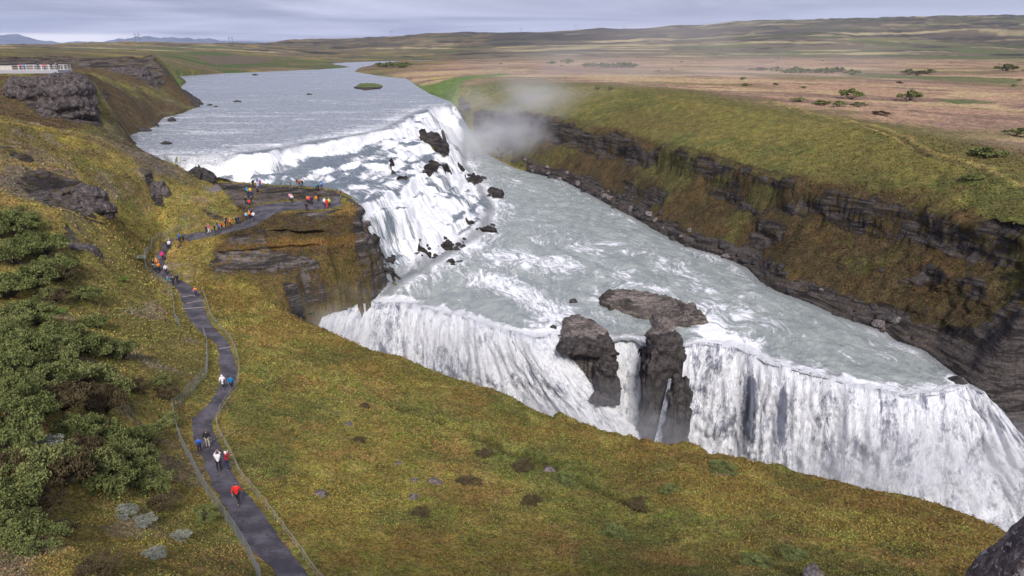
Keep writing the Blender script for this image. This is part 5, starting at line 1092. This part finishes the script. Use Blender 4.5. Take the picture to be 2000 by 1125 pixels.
def shrub_mesh(seed, n=5200, lobes=42, leaf=0.040, spread=1.0):
    r = np.random.default_rng(seed); L_ = []
    for k in range(lobes):
        an = r.uniform(0, 6.28); rad = r.uniform(0, .85)**.6*.92; L_.append((math.cos(an)*rad, math.sin(an)*rad, .66*math.sqrt(max(0, 1-rad*rad))*r.uniform(.55, 1.1)+.05, r.uniform(.13, .24)))
    L_ = np.array(L_); ks = r.integers(0, lobes, n); d = r.normal(size=(n, 3)); d /= np.linalg.norm(d, axis=1)[:, None]; d[:, 2] = np.abs(d[:, 2])*.9-.15
    rad = L_[ks, 3]*(r.uniform(0.5, 1.2, n)); cen = L_[ks, :3]+d*rad[:, None]*spread; cen[:, 2] = np.maximum(cen[:, 2], .02)
    tint = np.clip(r.normal(.45, .28, n)+0.6*(r.random(lobes)[ks]-.5), 0, 1)
    stems = MB()
    for k in range(lobes): stems.tube([(0, 0, -.05), tuple(L_[k, :3]*np.array([.5, .5, .6])), tuple(L_[k, :3])], .022, 4, .007)
    return quads_mesh('foliage', cen, leaf*r.uniform(.6, 1.3, n), r, tint), stems.mesh('stem')
SH = [shrub_mesh(s_) for s_ in (5, 6, 7, 8)]; SHF = [shrub_mesh(s_, 700, 16, .11) for s_ in (15, 16)]
def shrub(px, py, w, h_, kind, label, group=None, far=False, name='shrub', loc=None):
    if loc is None: loc, _ = hit(px, py)
    root = empty(name, Vector(loc)+Vector((0, 0, -.05)), random.uniform(0, 6.28)); root.scale = (w, w*random.uniform(.85, 1.1), h_); tag(root, label, 'shrub', group)
    f, st = random.choice(SHF if far else SH); o = link('foliage', f, root); o.material_slots[0].link = 'OBJECT'; o.material_slots[0].material = LEAF[kind]
    link('stem', st, root, bark); return root
GS = 'willow shrubs on the left slope'
SHRUBS = [(35,455,3.2,2.6,'dark','dark willow at the top of the thicket, on the left picture edge'),(85,500,3.2,2.4,'dark','dark willow under the scree at the top right of the thicket'),(30,515,3.0,2.4,'dark','dark willow on the left edge below the topmost one'),(120,535,2.6,2.0,'dark','dark rounded willow closing the top of the thicket on the right'),(75,560,2.9,2.2,'dark','dark willow in the upper middle of the thicket'),(20,580,2.8,2.2,'dark','large dark willow on the left edge level with the path bend'),(105,590,2.0,1.4,'brown','brownish willow under the rounded one'),
 (165,585,2.2,1.3,'dark','separate spreading dark shrub right of the thicket top'),(185,640,1.9,1.2,'dark','separate low dark shrub in the golden grass'),(112,612,1.0,.6,'lime','small fresh green clump beside the thicket'),(60,635,2.8,2.2,'dark','tall dark willow in the left middle of the thicket'),(15,650,2.5,2.0,'olive','olive willow on the left edge above the long dark row'),(110,680,2.6,1.9,'dark','dark willow in the centre of the thicket'),(55,700,2.5,2.0,'dark','broad dark willow left of the thicket centre'),(160,690,2.4,1.7,'dark','dark willow right of the thicket centre'),
 (205,695,2.0,1.4,'olive','olive willow at the right shoulder of the thicket'),(238,700,1.9,1.5,'dark','very dark willow at the right tip of the thicket'),(15,740,2.3,1.8,'dark','dark willow on the left edge at mid height of the slope'),(80,760,2.3,1.7,'dark','dark willow of the second row, left part'),(130,755,2.3,1.7,'olive','olive willow of the second row, middle part'),(180,755,2.2,1.7,'olive','olive green willow of the second row, right part'),(225,775,1.9,1.5,'olive','fresh green willow at the right end of the second row'),(205,805,2.1,1.8,'brown','grey brown willow hanging below the second row'),(120,800,2.2,1.6,'brown','reddish brown willow below the second row'),
 (265,760,1.4,.9,'brown','thin brown shrub outside the thicket tip'),(310,748,1.3,.8,'dark','small dark shrub on the golden slope above the fence corner'),(320,775,1.5,.9,'brown','small brown shrub just left of the fence corner'),(320,825,1.6,.7,'olive','low green scrub against the fence corner'),(288,862,1.7,1.3,'dark','compact dark shrub alone in the golden grass'),(20,835,2.2,1.7,'dark','dark willow on the left edge over the pale patch'),(25,885,2.2,1.7,'dark','dark willow on the left edge beside the pale patch'),(80,885,1.6,.9,'pale','pale grey leaved shrub in the gap of the thicket'),
 (150,860,1.9,1.5,'dark','dark willow over the lower clump, left part'),(190,870,2.1,1.6,'dark','dark willow over the lower clump, middle part'),(235,885,2.0,1.6,'dark','dark willow over the lower clump, right part'),(60,930,2.0,1.5,'olive','pale olive willow in the lower left clump'),(105,930,1.9,1.3,'olive','olive willow touching the lower left clump'),(180,930,1.9,1.5,'olive','olive willow in the lower middle clump'),(215,960,1.9,1.4,'dark','dark willow at the foot of the lower middle clump'),(265,935,1.8,1.3,'dark','dark willow right of the lower middle clump'),(295,955,1.7,1.3,'dark','dark green willow at the far right of the lower clump'),
 (240,1005,.9,.5,'pale','whitish grey small shrub under the lower clump'),(278,1022,.8,.45,'pale','whitish shrub right of the other whitish one'),(310,985,1.3,.7,'brown','thin brown shrub at the right end of the lower clump'),(353,1050,.7,.4,'pale','whitish shrub closest to the lower path fence'),(395,1010,1.1,.6,'dark','low dark shrub against the lower path fence'),(70,1000,1.6,1.0,'brown','brown scrub left of the whitish shrubs'),(15,1005,1.9,1.4,'dark','dark willow on the left edge near the bottom'),(30,1050,1.6,1.2,'dark','dark willow on the left edge at the bottom corner'),(70,1070,1.4,.8,'dark','low dark shrub right of the bottom corner willow'),(110,1045,1.1,.5,'brown','low brown scrub in the bottom left grass'),(300,1090,.8,.4,'pale','pale speckled small shrub low in the left corner grass'),
 (190,1115,1.0,.5,'brown','brown scrub on the bottom edge of the photo'),(240,548,1.1,.5,'lime','bright green broad leaved clump on the golden slope'),(270,505,1.3,.6,'pale','bleached dry shrub outside the fence of the path bend')]
for a in SHRUBS:
    big = a[2] > 1.7; shrub(a[0], a[1], a[2]*(0.98 if big else 1), a[3]*(1.45 if big else 1.1), a[4], a[5], GS)
THK = [(0,440),(60,440),(130,510),(125,580),(90,640),(130,670),(215,690),(245,705),(240,790),(205,815),(130,800),(60,830),(0,830)]
THK2 = [(120,850),(200,850),(300,930),(300,960),(220,985),(150,960),(60,970),(0,950),(0,900),(60,900),(120,900)]
for a in [(1022,915,1.3,.5,'brown','dark heather clump on the green patch of the grass slope'),(1098,940,1.5,.6,'dark','dark green heather clump right of the reddish mound'),(945,888,1.1,.4,'brown','brown heather clump above the middle of the grass slope'),(915,945,1.3,.5,'brown','brown heather clump right of the flat pale boulder'),(1040,980,1.1,.4,'brown','rust brown heather clump below the green patch'),(1205,1052,1.6,.6,'dark','olive heather clump low on the right of the grass slope'),(1250,985,1.2,.4,'brown','brown heather clump near the bare soil patch'),(710,795,.9,.35,'brown','small brown heather clump near the upper grass slope'),(605,612,1.0,.6,'dark','dark mossy hummock at the upper end of the gorge rim'),(1310,960,1.1,.4,'dark','olive heather clump left of the bare soil patch'),(1410,918,1.7,.7,'dark','dark green tussock above the bare soil patch'),(700,860,.8,.3,'brown','tiny brown heather clump above the small grey stone'),(820,1005,1.0,.4,'brown','brown heather clump under the boulders'),(1480,1105,1.3,.5,'dark','olive leafy clump near the bottom rock'),(1555,1090,1.2,.5,'dark','yellow olive leafy clump right above the bottom rock')]: shrub(*a, 'heather clumps on the grass slope')
k = 0
while k < 34:
    poly = THK if k < 24 else THK2; px, py = rg.uniform(0, 300), rg.uniform(430, 990)
    if not inpoly(np.array([px]), np.array([py]), poly)[0]: continue
    shrub(px, py, rg.uniform(1.2, 2.2), rg.uniform(1.5, 2.8), rg.choice(['dark', 'dark', 'olive', 'brown', 'dark']), 'willow shrub packed between the larger willows inside the left thicket' if k < 24 else 'willow shrub packed between the larger ones inside the lower left clump', 'willows filling the thicket' if k < 24 else 'willows filling the lower clump'); k += 1
GF = 'shrubs scattered on the far plain'
for a in [(1964,139,9,7,'dark','big dark round bush standing alone at the right of the plain'),(1660,194,5,4.4,'olive','left one of two round bushes on the brown plain'),(1775,197,5,4.8,'olive','right one of two round bushes on the brown plain'),(1610,205,3.6,1.8,'olive','low bush in the row under the two round ones'),(1637,208,2.6,2.0,'olive','small round bush in the row under the two round ones'),(1674,208,3.0,1.6,'dark','dark low bush below the left round one'),(1562,198,3.6,1.4,'olive','flat bush at the left end of the low row'),(1774,146,7,5,'dark','dark bush at the start of the green strip'),(1790,147,6,4,'brown','brownish bush next to the dark one by the green strip'),(1809,145,6,4.5,'dark','dark bush right of the brownish one by the green strip'),(1664,146,6,4,'dark','dark bush at the end of the long hedge'),(1517,139,6,4,'olive','bush left of the long hedge'),(1480,138,7,3,'brown','low bush in the mist left of the hedge'),
 (1982,266,3.2,2.6,'dark','dark bush at the picture edge on the green bank'),(1930,306,3.4,2.4,'dark','dark bush on the green bank near the trail'),(1107,124,8,6,'dark','dark bush in the middle of the far plain'),(1077,125,6,4,'dark','smaller dark bush left of the middle one'),(1720,225,3,1.4,'brown','brown low bush near the trail'),(1900,350,1.8,1.0,'dark','small dark tussock above the cliff')]: shrub(*a, GF, True)
for k in range(12): shrub(1533+k*10, 142+rg.uniform(-1.5, 1), 5.5, rg.uniform(3, 5), 'dark', 'dark green bush of the long hedge across the plain', 'bushes of the long hedge', True)
for k in range(9): shrub(1175+k*7.5, 132, 5.0, rg.uniform(3.5, 6), 'dark', 'dark bush of the misty short hedge behind the spray', 'bushes of the short hedge', True)
for k in range(4): shrub(1142+k*7.5, 130, 4.5, 3.6, 'dark', 'bush of the little row left of the short hedge', 'bushes of the little row', True)
for k in range(9): shrub(742+k*6.5, 133-abs(k-4)*.3+rg.uniform(-5, 0), 6.5, rg.uniform(3.5, 6), 'dark', 'dark bush on the green headland by the river bend', 'bushes on the headland', True)
for k in range(34):
    px = rg.uniform(900, 2000); py = rg.uniform(112, 178) if rg.random() < .8 else rg.uniform(100, 112)
    shrub(px, py, rg.uniform(1.3, 2.6), rg.uniform(0.8, 1.7), rg.choice(['brown', 'olive', 'dark']), 'tiny low bush dotted on the brown heath plain', 'tiny bushes dotted on the plain', True)
# ------------------------------------------------------------------ pylons
pm = flat('pylon_steel', (0.10, 0.10, 0.12), 0.6)
for px, py, h_, lab in [(765,71.5,26,'far power pylon at the left end of the ridge line'),(1018,64,24,'faint power pylon on the ridge above the river bend'),(1124,61,34,'tallest power pylon on the ridge'),(1219,57.5,26,'power pylon at the right of the ridge row'),(452,91,24,'power pylon in front of the blue mountains, right one'),(270,86,26,'power pylon in front of the blue mountains, left one')]:
    l_, _ = hit(px, py)
    if l_.y > 5000 or l_.y < 800: q = PD(px, py, 3550); l_ = Vector((q[0], q[1], q[2]+H))
    r = empty('power_pylon', l_, 0.3); tag(r, lab, 'pylon', 'power pylons on the skyline')
    for sx in (-1, 1): m = MB(); m.tube([(sx*4, 0, -3), (sx*4, 0, h_)], .38, 5, .3); m.build('pole', pm, r)
    m = MB(); m.box((0, 0, h_*.82), (15, .5, .6)); m.tube([(-4, 0, h_*.8), (0, 0, h_*.6), (4, 0, h_*.8)], .2, 4); m.build('crossarm', pm, r)

# ------------------------------------------------------------------ grass and leaf tufts over the near slopes
def tufts(n, seed, rlo, rhi):
    r = np.random.default_rng(seed); th = np.radians(r.uniform(-47, 42, n)); rr_ = np.exp(r.uniform(math.log(rlo), math.log(rhi), n)); x = rr_*np.sin(th); y = rr_*np.cos(th)
    i = np.clip(np.searchsorted(G.r, rr_)-1, 0, G.nr-2); u = (rr_-G.r[i])/(G.r[i+1]-G.r[i]); j = np.clip(((th-G.th[0])/(G.th[1]-G.th[0])).astype(int), 0, G.nt-2); v = (th-G.th[j])/(G.th[1]-G.th[0])
    bl = lambda A_: (A_[i, j]*(1-v)+A_[i, j+1]*v)*(1-u)+(A_[i+1, j]*(1-v)+A_[i+1, j+1]*v)*u
    ok = (R[i, j] < .35) & (sd_river[i, j] < -1) & (sd_path[i, j] < -.25) & (dd[i, j] < .3)
    cen = np.stack([x, y, bl(Tz)+H], 1)[ok]; return cen, A[i, j][ok], rr_[ok], r
def tuft_object(name, n, seed, rlo, rhi, size, label, mul, patch=None):
    cen, col, rr_, r = tufts(n, seed, rlo, rhi)
    if patch is not None:
        k = fbm2(cen[:, 0]/patch[0], cen[:, 1]/patch[0], 3, seed) > patch[1]; cen, col, rr_ = cen[k], col[k], rr_[k]
    K = 3; cen = np.repeat(cen, K, 0); col = np.repeat(col, K, 0); n_ = len(cen); sz = size*np.repeat(np.clip(rr_/60, .6, 2.2), K)*r.uniform(.5, 1.3, n_)
    cen = cen+r.normal(size=(n_, 3))*sz[:, None]*np.array([.9, .9, .15]); cen[:, 2] += sz*.35
    me = quads_mesh(name, cen, sz, r, np.zeros(n_), 0.9); tone = r.uniform(.66, 1.36, n_)[:, None]; hue = r.normal(0, .10, n_)[:, None]
    c = np.ones((n_, 4), np.float32); c[:, :3] = np.clip(col*tone*np.array(mul)*np.concatenate([1+hue, 1-hue*.4, 1+0*hue], 1), 0, 1)
    at = me.attributes.new('albedo', 'FLOAT_COLOR', 'POINT'); at.data.foreach_set('color', np.repeat(c, 4, 0).reshape(-1))
    t = NT(name); t.bsdf(t.attr('albedo', 'Color'), 0.9, None, **{'Specular IOR Level': 0.15}); me.materials[0] = t.m
    o = link(name, me); tag(o, label, 'grass', None, 'stuff'); return o
tuft_object('grass', 190000, 51, 13, 190, 0.095, 'short golden and olive grass covering the near slopes', (1, 1, 1))
tuft_object('ground_cover', 110000, 52, 20, 150, 0.075, 'small pale green and yellow leaves of ground cover in patches on the slopes', (1.35, 1.75, 1.4), (9, 0.08))

# ------------------------------------------------------------------ far mountains
prof = [(-400,78),(-200,72),(0,67),(17,69),(28,74),(70,79),(115,84),(140,82),(161,79),(175,84),(196,80),(210,84),(245,80),(266,75),(282,69),(297,74),(320,73),(329,71),(350,76),(368,74),(392,76),(437,80),(472,79),(507,81),(546,82),(640,84),(760,88)]
xs = np.interp(np.linspace(0, 1, 420), np.linspace(0, 1, len(prof)), [p[0] for p in prof]); ys = np.interp(xs, [p[0] for p in prof], [p[1] for p in prof])
D0 = 16000.0; rowsn = 46; MX = np.zeros((rowsn, 420)); MY = MX.copy(); MZ = MX.copy()
for c_ in range(420):
    d = ray(xs[c_], ys[c_]); top = d[2]*D0/d[1]; az = d[0]/d[1]
    for r_ in range(rowsn):
        yy = D0-3200+r_*6400/(rowsn-1); k = max(0.0, 1-abs(yy-D0)/3200); MX[r_, c_] = az*D0; MY[r_, c_] = yy; MZ[r_, c_] = -60+(top+60)*k**1.15
nz = fbm2(MX/500, MY/500, 5, 501, .6); MZ = MZ+np.abs(nz)*120*np.clip((MZ+60)/200, 0, 1)*np.where(np.abs(MY-D0) < 150, 0.15, 1)-20
t = NT('mountain'); n = t.noise(t.pos(), 0.004, 6, 0.65); t.bsdf(t.mix(t.rng(n, .4, .6), (0.035, 0.045, 0.07), (0.10, 0.11, 0.14)), 0.9)
mtn = grid_mesh('mountains', MX, MY, MZ+H, None, [t.m])
# ------------------------------------------------------------------ spray and haze
def mist(px, py, t_, rad, dens, label, seed=0, nscale=1.6, thr=(0.35, 0.75)):
    q = Vector(PD(px, py, t_))+Vector((0, 0, H)); bm = bmesh.new(); bmesh.ops.create_icosphere(bm, subdivisions=3, radius=1.0); me = bpy.data.meshes.new('mist'); bm.to_mesh(me); bm.free()
    o = link('mist', me); o.location = q; o.scale = rad; tag(o, label, 'mist', None, 'stuff')
    t = NT('mist'); p = t.obj(); l = t.n('ShaderNodeVectorMath', {0: p}, operation='LENGTH').outputs['Value']; fall_ = t.rng(l, 0.15, 0.98, 1.0, 0.0)
    nn_ = t.noise(t.n('ShaderNodeVectorMath', {0: p, 1: (seed, seed*.7, 0)}, operation='ADD').outputs[0], nscale, 4, 0.6); d = t.math('MULTIPLY', t.math('MULTIPLY', fall_, t.rng(nn_, thr[0], thr[1])), dens)
    v = t.n('ShaderNodeVolumePrincipled', {'Color': (0.98, 0.985, 1.0, 1), 'Density': d, 'Anisotropy': 0.1}); t.t.links.new(v.outputs[0], t.out.inputs['Volume']); me.materials.append(t.m); return o
mist(925,285,280,(20,17,15),0.16,'dense white spray at the foot of the upper falls',1)
mist(1005,245,262,(36,28,22),0.075,'drifting grey spray in the canyon beside the upper falls',2)
mist(1080,190,290,(56,40,26),0.026,'thin veil of spray rising over the far canyon rim',3)
mist(1400,120,420,(170,120,40),0.006,'faint spray drifting over the brown plain',4)
mist(650,625,120,(13,8,8),0.10,'spray at the left end of the lower falls',5)
mist(1120,850,95,(30,9,10),0.11,'spray filling the canyon under the middle of the lower falls',6)
mist(1800,950,90,(34,9,12),0.17,'spray filling the canyon under the right half of the lower falls',7)
mist(860,680,110,(26,9,10),0.08,'spray over the left half of the lower falls',8)
hz = MB(); hz.box((0, 9500, H+160), (33000, 20400, 900)); ho = hz.build('haze', None); tag(ho, 'pale bluish haze of the overcast day', 'haze', None, 'stuff')
t = NT('haze'); v = t.n('ShaderNodeVolumePrincipled', {'Color': (0.62, 0.74, 1.0, 1), 'Density': HAZE}); t.t.links.new(v.outputs[0], t.out.inputs['Volume']); ho.data.materials.append(t.m)
print('done', round(time.time()-T_START, 1))
